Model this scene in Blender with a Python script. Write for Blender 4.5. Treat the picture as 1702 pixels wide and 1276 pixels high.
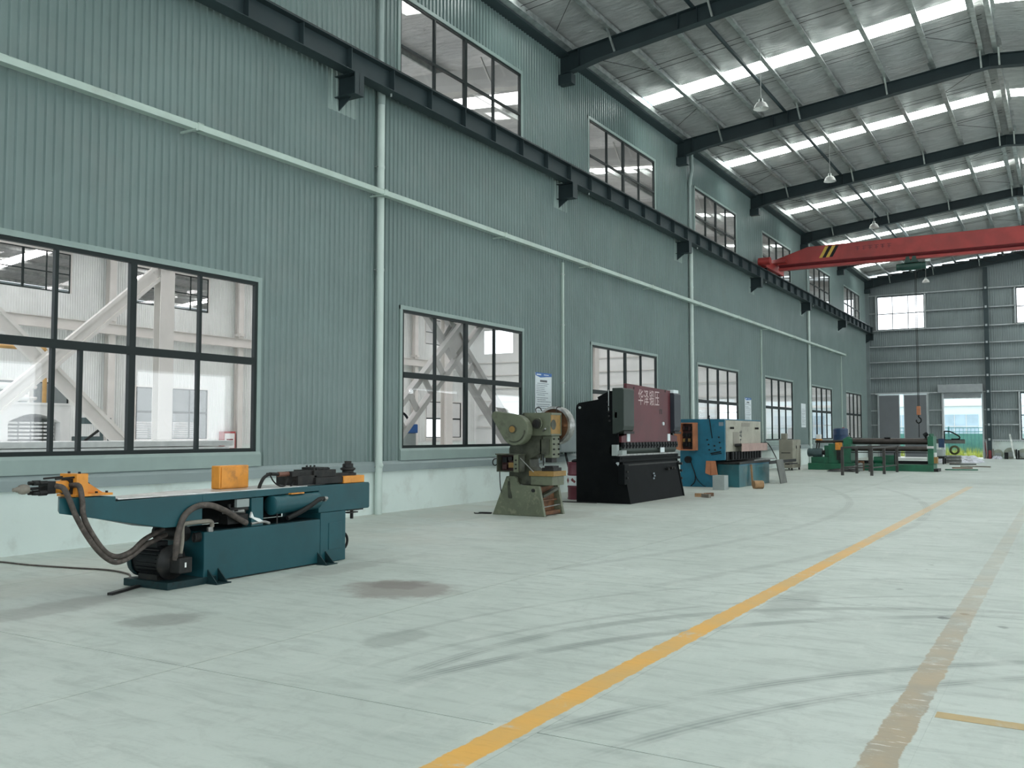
import bpy, bmesh, math, random
from mathutils import Vector, Matrix, Euler
random.seed(7)
SC = bpy.context.scene
for o in list(bpy.data.objects): bpy.data.objects.remove(o)

# ------------------------------------------------------------------ camera, sky, exposure
cam_d = bpy.data.cameras.new('camera'); cam = bpy.data.objects.new('camera', cam_d)
SC.collection.objects.link(cam); SC.camera = cam
cam.location = (0, 0, 1.6)
cam.rotation_euler = (math.radians(90 + 3.062), 0, math.radians(30.85))
cam_d.sensor_width = 36.0; cam_d.lens = 1549.7 / 1702 * 36.0
cam_d.clip_start = 0.05; cam_d.clip_end = 400

SKY = 3.0            # overcast sky radiance
FRP = 14.5            # daylight coming through the roof light panels of this hall
FRP2 = 12.5           # the same for the neighbouring halls
SIDE = 190           # power of the area lamps added outside the unseen right-hand windows
world = bpy.data.worlds.new('overcast_sky'); SC.world = world; world.use_nodes = True
bg = world.node_tree.nodes['Background']
bg.inputs[0].default_value = (0.86, 0.95, 1.0, 1); bg.inputs[1].default_value = SKY
SC.view_settings.view_transform = 'Standard'; SC.view_settings.look = 'None'
SC.view_settings.exposure = 0.0; SC.view_settings.gamma = 1.0
SC.view_settings.use_curve_mapping = False
SC.cycles.max_bounces = 8; SC.cycles.diffuse_bounces = 5; SC.cycles.glossy_bounces = 3
SC.cycles.transmission_bounces = 6; SC.cycles.transparent_max_bounces = 16
SC.cycles.sample_clamp_indirect = 6.0
SC.cycles.caustics_reflective = False; SC.cycles.caustics_refractive = False

def area_light(name, loc, rot, sx, sy, power, col=(0.9, 0.98, 1.0)):
    d = bpy.data.lights.new(name, 'AREA'); d.shape = 'RECTANGLE'; d.size = sx; d.size_y = sy
    d.energy = power; d.color = col
    o = bpy.data.objects.new(name, d); SC.collection.objects.link(o); o.location = loc; o.rotation_euler = rot
    return o

# ------------------------------------------------------------------ layout constants (metres)
W = 11.97; XL = -W; XR = 8.35; RX = -1.81; YE = 68.06; YF = -13.54
BAY = 9.05; YB = 13.61                     # rafter centre of bay 0
SL = 0.109; ZE = 12.15                     # roof slope, rafter top at the left wall
NB = -44.35                                # far wall of the neighbouring hall
def roofz(x): return ZE + SL * ((x - XL) if x <= RX else (XR - x))

# ------------------------------------------------------------------ materials
class G:
    """small node helper"""
    def __init__(s, name):
        s.m = bpy.data.materials.new(name); s.m.use_nodes = True
        s.t = s.m.node_tree; s.t.nodes.clear()
        s.out = s.n('ShaderNodeOutputMaterial')
    def n(s, ty, **kw):
        x = s.t.nodes.new(ty)
        for k, v in kw.items(): setattr(x, k, v)
        return x
    def l(s, a, b): s.t.links.new(a, b)
    def val(s, sock, v):
        if hasattr(v, 'is_output'): s.l(v, sock)
        else: sock.default_value = v
    def math(s, op, a, b=0.0, c=0.0, clamp=False):
        x = s.n('ShaderNodeMath', operation=op, use_clamp=clamp)
        s.val(x.inputs[0], a); s.val(x.inputs[1], b); s.val(x.inputs[2], c)
        return x.outputs[0]
    def mix(s, f, a, b, bt='MIX'):
        x = s.n('ShaderNodeMix', data_type='RGBA', blend_type=bt)
        s.val(x.inputs[0], f); s.val(x.inputs[6], a); s.val(x.inputs[7], b)
        return x.outputs[2]
    def ramp(s, f, lo, hi):
        x = s.n('ShaderNodeMapRange', interpolation_type='SMOOTHSTEP')
        s.val(x.inputs[0], f); s.val(x.inputs[1], lo); s.val(x.inputs[2], hi)
        return x.outputs[0]
    def noise(s, vec, scale, detail=4, rough=0.55, dist=0.0):
        x = s.n('ShaderNodeTexNoise'); s.l(vec, x.inputs['Vector'])
        x.inputs['Scale'].default_value = scale; x.inputs['Detail'].default_value = detail
        x.inputs['Roughness'].default_value = rough; x.inputs['Distortion'].default_value = dist
        return x.outputs[0]
    def mapv(s, vec, scale):
        x = s.n('ShaderNodeMapping'); s.l(vec, x.inputs[0]); x.inputs['Scale'].default_value = scale
        return x.outputs[0]
    def pos(s): return s.n('ShaderNodeNewGeometry').outputs['Position']
    def obj(s): return s.n('ShaderNodeTexCoord').outputs['Object']
    def bump(s, h, st=0.3, dist=0.01):
        x = s.n('ShaderNodeBump'); x.inputs['Strength'].default_value = st; x.inputs['Distance'].default_value = dist
        s.l(h, x.inputs['Height']); return x.outputs[0]
    def bsdf(s, col, rough=0.5, metal=0.0, normal=None, spec=0.5):
        b = s.n('ShaderNodeBsdfPrincipled')
        s.val(b.inputs['Base Color'], col); s.val(b.inputs['Roughness'], rough); s.val(b.inputs['Metallic'], metal)
        b.inputs['Specular IOR Level'].default_value = spec
        if normal is not None: s.l(normal, b.inputs['Normal'])
        s.l(b.outputs[0], s.out.inputs[0]); return b

def c4(c): return (c[0], c[1], c[2], 1.0)
def srgb(r, g, b):
    f = lambda v: ((v / 255 + 0.055) / 1.055) ** 2.4 if v / 255 > 0.04045 else v / 255 / 12.92
    return (f(r), f(g), f(b))
def pmat(name, col, rough=0.5, metal=0.0, var=0.12, scale=3.0, grime=None, gamt=0.0, gscale=2.5, bump=0.0, bscale=40, spec=0.5):
    """painted / bare surface: colour with cloudy variation, blotches of a second colour, fine relief"""
    g = G(name); v = g.pos()
    n1 = g.noise(v, scale, 5)
    f = g.ramp(n1, 0.3, 0.7)
    lo = tuple(c * (1 - var) for c in col); hi = tuple(min(1, c * (1 + var)) for c in col)
    cc = g.mix(f, c4(lo), c4(hi))
    if grime:
        n2 = g.noise(v, gscale, 7, 0.65)
        cc = g.mix(g.math('MULTIPLY', g.ramp(n2, 0.5, 0.68), gamt), cc, c4(grime))
    nm = None
    if bump: nm = g.bump(g.noise(v, bscale, 3), bump, 0.004)
    g.bsdf(cc, rough, metal, nm, spec)
    return g.m
def emat(name, col, strength):
    g = G(name); e = g.n('ShaderNodeEmission'); e.inputs[0].default_value = c4(col); e.inputs[1].default_value = strength
    g.l(e.outputs[0], g.out.inputs[0]); return g.m
def glassmat(name, tint=(0.985, 0.975, 0.975), refl=1.0):
    g = G(name)
    t = g.n('ShaderNodeBsdfTransparent'); t.inputs[0].default_value = c4(tint)
    s = g.n('ShaderNodeBsdfGlossy'); s.inputs['Roughness'].default_value = 0.02; s.inputs[0].default_value = (refl, refl, refl, 1)
    lw = g.n('ShaderNodeLayerWeight'); lw.inputs[0].default_value = 0.5
    fr = g.n('ShaderNodeMath', operation='MULTIPLY_ADD'); g.l(g.math('POWER', lw.outputs['Facing'], 5.0), fr.inputs[0]); fr.inputs[1].default_value = 0.85; fr.inputs[2].default_value = 0.03
    m = g.n('ShaderNodeMixShader'); g.l(fr.outputs[0], m.inputs[0]); g.l(t.outputs[0], m.inputs[1]); g.l(s.outputs[0], m.inputs[2])
    g.l(m.outputs[0], g.out.inputs[0]); return g.m

def concrete_nodes(g):
    v = g.pos()
    sep = g.n('ShaderNodeSeparateXYZ'); g.l(v, sep.inputs[0]); X, Y = sep.outputs[0], sep.outputs[1]
    base = g.mix(g.ramp(g.noise(v, 0.35, 6, 0.6, 0.6), 0.3, 0.72), c4((0.455, 0.505, 0.465)), c4((0.54, 0.59, 0.55)))
    # trowel sweeps: noise stretched across the hall
    st = g.noise(g.mapv(v, (0.9, 4.5, 1)), 1.6, 7, 0.68, 0.4)
    base = g.mix(g.math('MULTIPLY', g.ramp(st, 0.45, 0.70), 0.55), base, c4((0.30, 0.34, 0.315)))
    st2 = g.noise(g.mapv(v, (1.6, 0.5, 1)), 3.0, 8, 0.7)
    base = g.mix(g.math('MULTIPLY', g.ramp(st2, 0.5, 0.75), 0.4), base, c4((0.64, 0.66, 0.61)))
    st3 = g.noise(g.mapv(v, (1.2, 1.2, 1)), 2.2, 9, 0.72, 1.2)
    base = g.mix(g.math('MULTIPLY', g.ramp(st3, 0.50, 0.66), 0.38), base, c4((0.34, 0.375, 0.35)))
    fine = g.noise(v, 22, 6, 0.7)
    base = g.mix(g.math('MULTIPLY', g.ramp(fine, 0.52, 0.75), 0.26), base, c4((0.26, 0.29, 0.27)))
    # dustier, greyer floor along the machines
    dust = g.math('MULTIPLY', g.ramp(X, -6.0, -9.5), g.ramp(g.noise(v, 0.9, 5), 0.35, 0.65))
    base = g.mix(g.math('MULTIPLY', dust, 0.45), base, c4((0.45, 0.44, 0.385)))
    # tyre tracks: arcs of worn rubber
    nz = g.noise(v, 1.7, 4)
    for (cx, cy, r, w, y0, y1, am) in ((0.611, 5.277, 4.44, 0.10, 4.9, 9.9, 0.66), (2.666, 3.64, 6.528, 0.10, 4.7, 9.6, 0.74),
                                 (3.728, 2.415, 6.526, 0.085, 4.1, 8.6, 0.66), (4.146, 2.221, 6.567, 0.085, 4.1, 8.0, 0.66),
                                 (2.4, 4.6, 6.6, 0.05, 4.9, 10.5, 0.42), (2.2, 5.4, 6.9, 0.05, 5.6, 12.0, 0.36),
                                 (-30.0, 18.0, 27.6, 0.12, 9.0, 30.0, 0.36), (-30.0, 18.0, 26.0, 0.12, 9.0, 30.0, 0.32)):
        dx = g.math('SUBTRACT', X, cx); dy = g.math('SUBTRACT', Y, cy)
        d = g.math('SQRT', g.math('ADD', g.math('MULTIPLY', dx, dx), g.math('MULTIPLY', dy, dy)))
        e = g.math('ABSOLUTE', g.math('SUBTRACT', d, r))
        msk = g.ramp(e, w, w * 0.35)
        wv = g.math('ADD', g.math('MULTIPLY', g.math('SINE', g.math('MULTIPLY', d, 150.0)), 0.28), 0.72)
        msk = g.math('MULTIPLY', g.math('MULTIPLY', msk, wv), g.math('MULTIPLY', g.ramp(Y, y0, y0 + 0.6), g.ramp(Y, y1, y1 - 0.6)))
        msk = g.math('MULTIPLY', msk, g.math('MULTIPLY', g.ramp(nz, 0.25, 0.6), am))
        base = g.mix(msk, base, c4((0.145, 0.162, 0.155)))
    # oil stains
    def stain(cx, cy, rx, ry, col, am, sh=0.6):
        dx = g.math('DIVIDE', g.math('SUBTRACT', X, cx), rx); dy = g.math('DIVIDE', g.math('SUBTRACT', Y, cy), ry)
        d = g.math('ADD', g.math('MULTIPLY', dx, dx), g.math('MULTIPLY', dy, dy))
        d = g.math('ADD', g.math('SQRT', d), g.math('MULTIPLY', g.math('SUBTRACT', g.noise(v, 2.6, 6, 0.65), 0.5), 1.3))
        return g.math('MULTIPLY', g.ramp(d, 1.0, sh), am), c4(col)
    for a in ((-6.0, 7.75, 0.75, 0.62, (0.235, 0.20, 0.18), 0.75), (-6.15, 7.95, 0.38, 0.3, (0.14, 0.11, 0.10), 0.55),
              (-6.75, 5.45, 0.36, 0.42, (0.22, 0.215, 0.20), 0.55), (-8.1, 5.3, 0.35, 1.1, (0.24, 0.24, 0.22), 0.5), (-7.5, 8.6, 0.3, 1.1, (0.24, 0.24, 0.22), 0.4),
              (-5.0, 44.0, 3.0, 1.2, (0.2, 0.19, 0.18), 0.35), (-8.6, 22.5, 1.2, 3.0, (0.25, 0.24, 0.22), 0.35), (-8.8, 16.4, 0.9, 1.3, (0.25, 0.25, 0.22), 0.3),
              (-4.6, 5.9, 0.25, 0.45, (0.22, 0.24, 0.22), 0.45), (-2.3, 9.0, 0.25, 0.9, (0.24, 0.26, 0.24), 0.4)):
        f, c = stain(*a); base = g.mix(f, base, c)
    # scattered black rubber spots in the aisle
    vo = g.n('ShaderNodeTexVoronoi'); g.l(g.mapv(v, (3.0, 2.2, 1)), vo.inputs['Vector']); vo.inputs['Scale'].default_value = 1.0
    sp = g.math('MULTIPLY', g.ramp(vo.outputs['Distance'], 0.21, 0.13), g.ramp(g.noise(v, 3.1, 2), 0.50, 0.54))
    reg = g.math('MULTIPLY', g.math('MULTIPLY', g.ramp(X, -1.75, -1.4), g.ramp(X, -0.2, -0.5)), g.math('MULTIPLY', g.ramp(Y, 8.3, 9.2), g.ramp(Y, 15.0, 13.0)))
    base = g.mix(g.math('MULTIPLY', g.math('MULTIPLY', sp, reg), 0.85), base, c4((0.05, 0.055, 0.055)))
    return v, X, Y, base

def concrete_mat():
    g = G('worn_concrete'); v, X, Y, base = concrete_nodes(g)
    oi = g.n('ShaderNodeObjectInfo')
    base = g.mix(g.math('MULTIPLY', oi.outputs['Random'], 0.12), base, c4((0.36, 0.40, 0.37)))
    ro = g.math('ADD', g.math('MULTIPLY', g.noise(v, 1.2, 5), 0.35), 0.36)
    g.bsdf(base, ro, 0.0, g.bump(g.noise(v, 30, 6, 0.6), 0.12, 0.004)); return g.m
def paint_line_mat(name, col, wear0, wear1, col2=None, xc=None, hw=0.1, f0=6.0, f1=26.0, fade=0.6, scratch=0.0):
    g = G(name); v, X, Y, base = concrete_nodes(g)
    w = g.ramp(g.noise(v, 2.3, 9, 0.72, 0.4), wear0, wear1)
    far = g.ramp(Y, f0, f1)
    pc = c4(col)
    if col2: pc = g.mix(g.ramp(g.noise(v, 1.1, 6, 0.6), 0.35, 0.65), c4(col), c4(col2))
    st = g.noise(g.mapv(v, (1.0, 6.0, 1)), 5.0, 6, 0.7)
    pc = g.mix(g.math('MULTIPLY', g.ramp(st, 0.5, 0.75), 0.35), pc, c4(tuple(c * 0.62 for c in col)))
    if scratch: pc = g.mix(g.math('MULTIPLY', g.ramp(g.noise(g.mapv(v, (1.0, 4.0, 1)), 4.0, 7, 0.7), 0.58, 0.66), scratch), pc, c4((0.68, 0.66, 0.60)))
    w = g.math('MULTIPLY', w, g.math('SUBTRACT', 1.0, g.math('MULTIPLY', far, fade)))
    if xc is not None:
        e = g.math('SUBTRACT', g.math('ABSOLUTE', g.math('SUBTRACT', X, xc)), hw)
        e = g.math('ADD', e, g.math('MULTIPLY', g.math('SUBTRACT', g.noise(v, 7.0, 6, 0.7), 0.5), 0.07))
        w = g.math('MULTIPLY', w, g.ramp(e, 0.006, -0.006))
    g.bsdf(g.mix(w, base, pc), 0.55, 0.0, g.bump(g.noise(v, 30, 6, 0.6), 0.12, 0.004)); return g.m

M = {}
M['concrete'] = concrete_mat()
M['joint'] = pmat('dark_joint_filler', (0.03, 0.033, 0.032), 0.8)
M['yellow_line'] = paint_line_mat('worn_yellow_paint', srgb(222, 168, 78), 0.30, 0.45, srgb(206, 166, 98), -2.632, 0.092)
M['tan_line'] = paint_line_mat('worn_tan_patch', srgb(172, 153, 124), 0.30, 0.48, srgb(152, 146, 132), -0.845, 0.088, 5.0, 14.0, 0.72, 0.8)
M['ochre_line'] = paint_line_mat('worn_ochre_paint', srgb(182, 158, 112), 0.38, 0.58)
M['clad'] = pmat('grey_green_sheet', (0.155, 0.212, 0.205), 0.36, 0.0, 0.07, 0.8, (0.20, 0.23, 0.22), 0.25, 1.2)
M['clad_end'] = pmat('grey_sheet', (0.20, 0.235, 0.24), 0.42, 0.0, 0.07, 0.8)
M['clad_white'] = pmat('white_sheet', (0.70, 0.73, 0.72), 0.45, 0.0, 0.05, 0.8)
M['plinth'] = pmat('white_wall_paint', (0.66, 0.74, 0.71), 0.6, 0.0, 0.05, 0.7, (0.42, 0.44, 0.40), 0.35, 1.6, 0.15, 60)
M['flash'] = pmat('grey_flashing', (0.23, 0.28, 0.28), 0.4, 0.0, 0.06, 1.5)
M['trim'] = pmat('pale_green_trim', (0.25, 0.32, 0.30), 0.42, 0.0, 0.05, 2)
M['frame'] = pmat('dark_window_frame', (0.011, 0.017, 0.017), 0.45, 0.0, 0.1, 3, spec=0.22)
M['glass'] = glassmat('window_glass')
M['steel_dark'] = pmat('dark_green_grey_steel', (0.026, 0.041, 0.045), 0.5, 0.0, 0.12, 1.0, spec=0.3)
M['crane_rail'] = pmat('rail_steel', (0.03, 0.035, 0.036), 0.4, 0.6)
M['pvc'] = pmat('white_plastic_pipe', (0.52, 0.60, 0.56), 0.4, 0.0, 0.04, 2)
M['pvc_old'] = pmat('grey_plastic_pipe', (0.33, 0.40, 0.38), 0.45, 0.0, 0.08, 2)
M['tray'] = pmat('pale_cable_tray', (0.42, 0.51, 0.46), 0.42, 0.0, 0.06, 1.5, (0.3, 0.32, 0.27), 0.4, 1.0)
M['galv'] = pmat('galvanised_steel', (0.44, 0.47, 0.46), 0.36, 0.75, 0.25, 4, (0.55, 0.55, 0.5), 0.4, 3)
M['white_steel'] = pmat('white_painted_steel', (0.66, 0.65, 0.62), 0.5, 0.0, 0.05, 1)
M['brace'] = pmat('pale_brace_steel', (0.44, 0.43, 0.41), 0.5, 0.0, 0.08, 1)
M['girt'] = pmat('pale_girt_steel', (0.42, 0.45, 0.46), 0.45, 0.3, 0.1, 2)
M['frp'] = emat('daylit_roof_panel', (0.935, 1.0, 0.965), FRP)
M['frp_edge'] = emat('daylit_blue_roof_panel', (0.25, 0.68, 1.0), 1.0)
M['frp2'] = emat('daylit_roof_panel_next_hall', (1.0, 0.985, 0.98), FRP2)
M['red_crane'] = pmat('red_crane_paint', (0.33, 0.035, 0.032), 0.45, 0.0, 0.16, 1.5, (0.20, 0.03, 0.03), 0.5, 1.2)
M['red_dark'] = pmat('dark_red_paint', (0.17, 0.02, 0.025), 0.45)
M['yellow'] = pmat('yellow_paint', (0.62, 0.40, 0.06), 0.5)
M['black'] = pmat('black_paint', (0.007, 0.008, 0.009), 0.5, 0.0, 0.3, 4, spec=0.25)
M['black_rubber'] = pmat('black_rubber', (0.010, 0.010, 0.010), 0.6, 0.0, 0.3, 6, spec=0.25)
M['hose'] = pmat('dusty_brown_hose', (0.060, 0.047, 0.040), 0.65, 0.0, 0.4, 14, (0.16, 0.13, 0.11), 0.6, 12)
M['teal'] = pmat('teal_machine_paint', (0.010, 0.068, 0.083), 0.40, 0.0, 0.12, 1.5, (0.012, 0.045, 0.052), 0.4, 2.2, spec=0.35)
M['teal_dark'] = pmat('oily_teal_paint', (0.008, 0.028, 0.032), 0.5, 0.0, 0.25, 6, (0.008, 0.008, 0.008), 0.8, 6, spec=0.25)
M['orange'] = pmat('orange_paint', (0.70, 0.27, 0.030), 0.45, 0.0, 0.12, 4, (0.25, 0.10, 0.03), 0.5, 7)
M['iron'] = pmat('oily_dark_iron', (0.018, 0.018, 0.018), 0.5, 0.3, 0.35, 8, (0.045, 0.038, 0.032), 0.5, 9, spec=0.3)
M['steel'] = pmat('worn_bare_steel', (0.30, 0.30, 0.29), 0.36, 0.85, 0.3, 8, (0.10, 0.08, 0.07), 0.5, 6)
M['rail_top'] = pmat('bright_slide_rail', (0.62, 0.62, 0.60), 0.35, 0.6, 0.2, 6)
M['olive'] = pmat('olive_machine_paint', (0.125, 0.138, 0.092), 0.45, 0.0, 0.14, 3, (0.05, 0.05, 0.036), 0.6, 3.0, spec=0.35)
M['olive_chip'] = pmat('chipped_olive_paint', (0.120, 0.134, 0.09), 0.48, 0.0, 0.14, 3, (0.27, 0.27, 0.19), 0.5, 9.0, spec=0.35)
M['olive_dark'] = pmat('oily_olive_paint', (0.060, 0.064, 0.045), 0.5, 0.0, 0.3, 5, (0.022, 0.022, 0.018), 0.7, 4, spec=0.3)
M['rust'] = pmat('rusty_brown_primer', (0.13, 0.055, 0.022), 0.7, 0.0, 0.35, 6, (0.05, 0.025, 0.012), 0.7, 5)
M['ochre'] = pmat('ochre_paint', (0.27, 0.155, 0.040), 0.55, 0.0, 0.2, 5, (0.12, 0.07, 0.025), 0.6, 5)
M['brake_black'] = pmat('black_machine_paint', (0.0038, 0.0048, 0.0056), 0.55, 0.0, 0.25, 2, (0.007, 0.008, 0.008), 0.6, 3, spec=0.07)
M['maroon'] = pmat('maroon_machine_paint', (0.095, 0.022, 0.028), 0.45, 0.0, 0.15, 1.2, (0.075, 0.026, 0.028), 0.5, 1.5, spec=0.3)
M['cyl_green'] = pmat('grey_green_cover', (0.026, 0.037, 0.031), 0.45, 0.0, 0.1, 2, spec=0.3)
M['cyl_blue'] = pmat('slate_cover', (0.022, 0.027, 0.037), 0.45, 0.0, 0.1, 2, spec=0.3)
M['blue'] = pmat('blue_machine_paint', (0.008, 0.125, 0.20), 0.42, 0.0, 0.12, 1.5, (0.008, 0.07, 0.11), 0.5, 2.2)
M['blue_bed'] = pmat('worn_blue_green_paint', (0.018, 0.105, 0.125), 0.42, 0.0, 0.25, 1.8, (0.10, 0.13, 0.11), 0.55, 2.6)
M['beige'] = pmat('dirty_beige_paint', (0.34, 0.325, 0.265), 0.5, 0.0, 0.12, 2, (0.20, 0.19, 0.15), 0.6, 2.5)
M['beige_dark'] = pmat('dark_beige_paint', (0.22, 0.205, 0.165), 0.5, 0.0, 0.1, 2)
M['pink_guard'] = pmat('faded_pink_guard', (0.36, 0.235, 0.205), 0.5, 0.0, 0.12, 4)
M['faded_orange'] = pmat('faded_orange_paint', (0.42, 0.16, 0.075), 0.5, 0.0, 0.15, 4)
M['dark_red_inside'] = pmat('dark_red_inside', (0.045, 0.014, 0.014), 0.6, 0.0, 0.3, 8)
M['green'] = pmat('green_machine_paint', (0.006, 0.105, 0.052), 0.42, 0.0, 0.18, 2, (0.006, 0.05, 0.03), 0.5, 3)
M['hoist_green'] = pmat('dark_green_hoist_paint', (0.007, 0.045, 0.033), 0.45, 0.0, 0.15, 3)
M['green_grey'] = pmat('grey_green_motor', (0.07, 0.11, 0.115), 0.45, 0.0, 0.15, 3)
M['roll_iron'] = pmat('dark_roll_steel', (0.055, 0.046, 0.042), 0.38, 0.5, 0.2, 2)
M['table_steel'] = pmat('dark_rusty_tube', (0.050, 0.047, 0.044), 0.55, 0.3, 0.25, 4)
M['wood'] = pmat('weathered_wood', (0.30, 0.175, 0.085), 0.7, 0.0, 0.25, 5)
M['wood_grey'] = pmat('grey_timber', (0.20, 0.18, 0.15), 0.75, 0.0, 0.25, 5)
M['grey_box'] = pmat('grey_sheet_box', (0.30, 0.335, 0.325), 0.5, 0.0, 0.06, 3)
M['dark_plate'] = pmat('dark_steel_plate', (0.115, 0.12, 0.11), 0.5, 0.3, 0.2, 3)
M['white'] = pmat('white_enamel', (0.72, 0.74, 0.73), 0.4, 0.0, 0.04, 3)
M['paper'] = pmat('white_print_board', (0.66, 0.72, 0.74), 0.5, 0.0, 0.02, 3)
M['print_blue'] = pmat('blue_print', (0.035, 0.13, 0.38), 0.5, 0.0, 0.05, 3)
M['print_grey'] = pmat('grey_print', (0.20, 0.23, 0.26), 0.6, 0.0, 0.05, 3)
M['print_dark'] = pmat('dark_print', (0.03, 0.035, 0.04), 0.6, 0.0, 0.05, 3)
M['letter'] = pmat('pale_pink_lettering', (0.50, 0.38, 0.38), 0.6, 0.0, 0.1, 12)
M['drum'] = pmat('maroon_drum_paint', (0.115, 0.016, 0.030), 0.42, 0.0, 0.15, 3)
M['blue_barrel'] = pmat('blue_plastic', (0.008, 0.035, 0.095), 0.4, 0.0, 0.1, 3)
M['shutter'] = pmat('grey_shutter', (0.30, 0.32, 0.33), 0.45, 0.2, 0.06, 3)
M['slide_door'] = pmat('dark_grey_door', (0.135, 0.145, 0.155), 0.5, 0.0, 0.06, 1)
M['wire'] = pmat('coated_wire', (0.06, 0.065, 0.02), 0.5, 0.0, 0.3, 10)
M['plastic_film'] = pmat('crumpled_plastic', (0.55, 0.56, 0.62), 0.35, 0.0, 0.25, 6, (0.10, 0.10, 0.12), 0.8, 2.4)
M['stone'] = pmat('greenish_disc', (0.30, 0.33, 0.27), 0.6, 0.0, 0.15, 4)
M['outside_ground'] = pmat('pale_yard', (0.50, 0.48, 0.42), 0.8, 0.0, 0.08, 0.5)
M['grass'] = pmat('grass', (0.48, 0.55, 0.12), 0.7, 0.0, 0.3, 3)
M['fence'] = pmat('teal_fence', (0.10, 0.30, 0.32), 0.5, 0.0, 0.15, 3)
M['fence_panel'] = pmat('green_hoarding', (0.17, 0.44, 0.40), 0.6, 0.0, 0.15, 1)
M['facade'] = pmat('pale_blue_facade', (0.62, 0.74, 0.78), 0.6, 0.0, 0.05, 0.5)
M['facade_glass'] = pmat('facade_glazing', (0.36, 0.48, 0.56), 0.3, 0.0, 0.1, 1)
M['roller'] = pmat('white_film_roll', (0.70, 0.73, 0.72), 0.4, 0.0, 0.08, 5)
M['red'] = pmat('red_enamel', (0.32, 0.03, 0.03), 0.45)
M['pipe_orange'] = pmat('ochre_pipe', (0.50, 0.30, 0.10), 0.5)
M['copper'] = pmat('copper_brown', (0.18, 0.075, 0.05), 0.45, 0.3)

def foil_mat(name, base=(0.60, 0.61, 0.595), sx=0.7):
    g = G(name); v = g.pos()
    n1 = g.noise(g.mapv(v, (0.8, 3.2, 1)), 1.5, 6, 0.6, 1.0)
    n2 = g.noise(g.mapv(v, (1.0, 5.0, 1)), 3.5, 5, 0.6, 1.8)
    w = g.n('ShaderNodeTexWave'); g.l(v, w.inputs['Vector']); w.bands_direction = 'Y'
    w.inputs['Scale'].default_value = 1.6; w.inputs['Distortion'].default_value = 1.5; w.inputs['Detail'].default_value = 2
    h = g.math('ADD', g.math('ADD', g.math('MULTIPLY', n1, 0.8), g.math('MULTIPLY', n2, 0.55)), g.math('MULTIPLY', w.outputs[1], 0.10))
    col = g.mix(g.ramp(n1, 0.3, 0.7), c4(tuple(c * 0.85 for c in base)), c4(tuple(c * 1.12 for c in base)))
    g.bsdf(col, 0.40, 0.8, g.bump(h, 1.0, 0.30)); return g.m
M['foil'] = foil_mat('silver_insulation_foil')
M['foil2'] = foil_mat('silver_insulation_foil_next_hall', (0.66, 0.66, 0.65))

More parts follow.
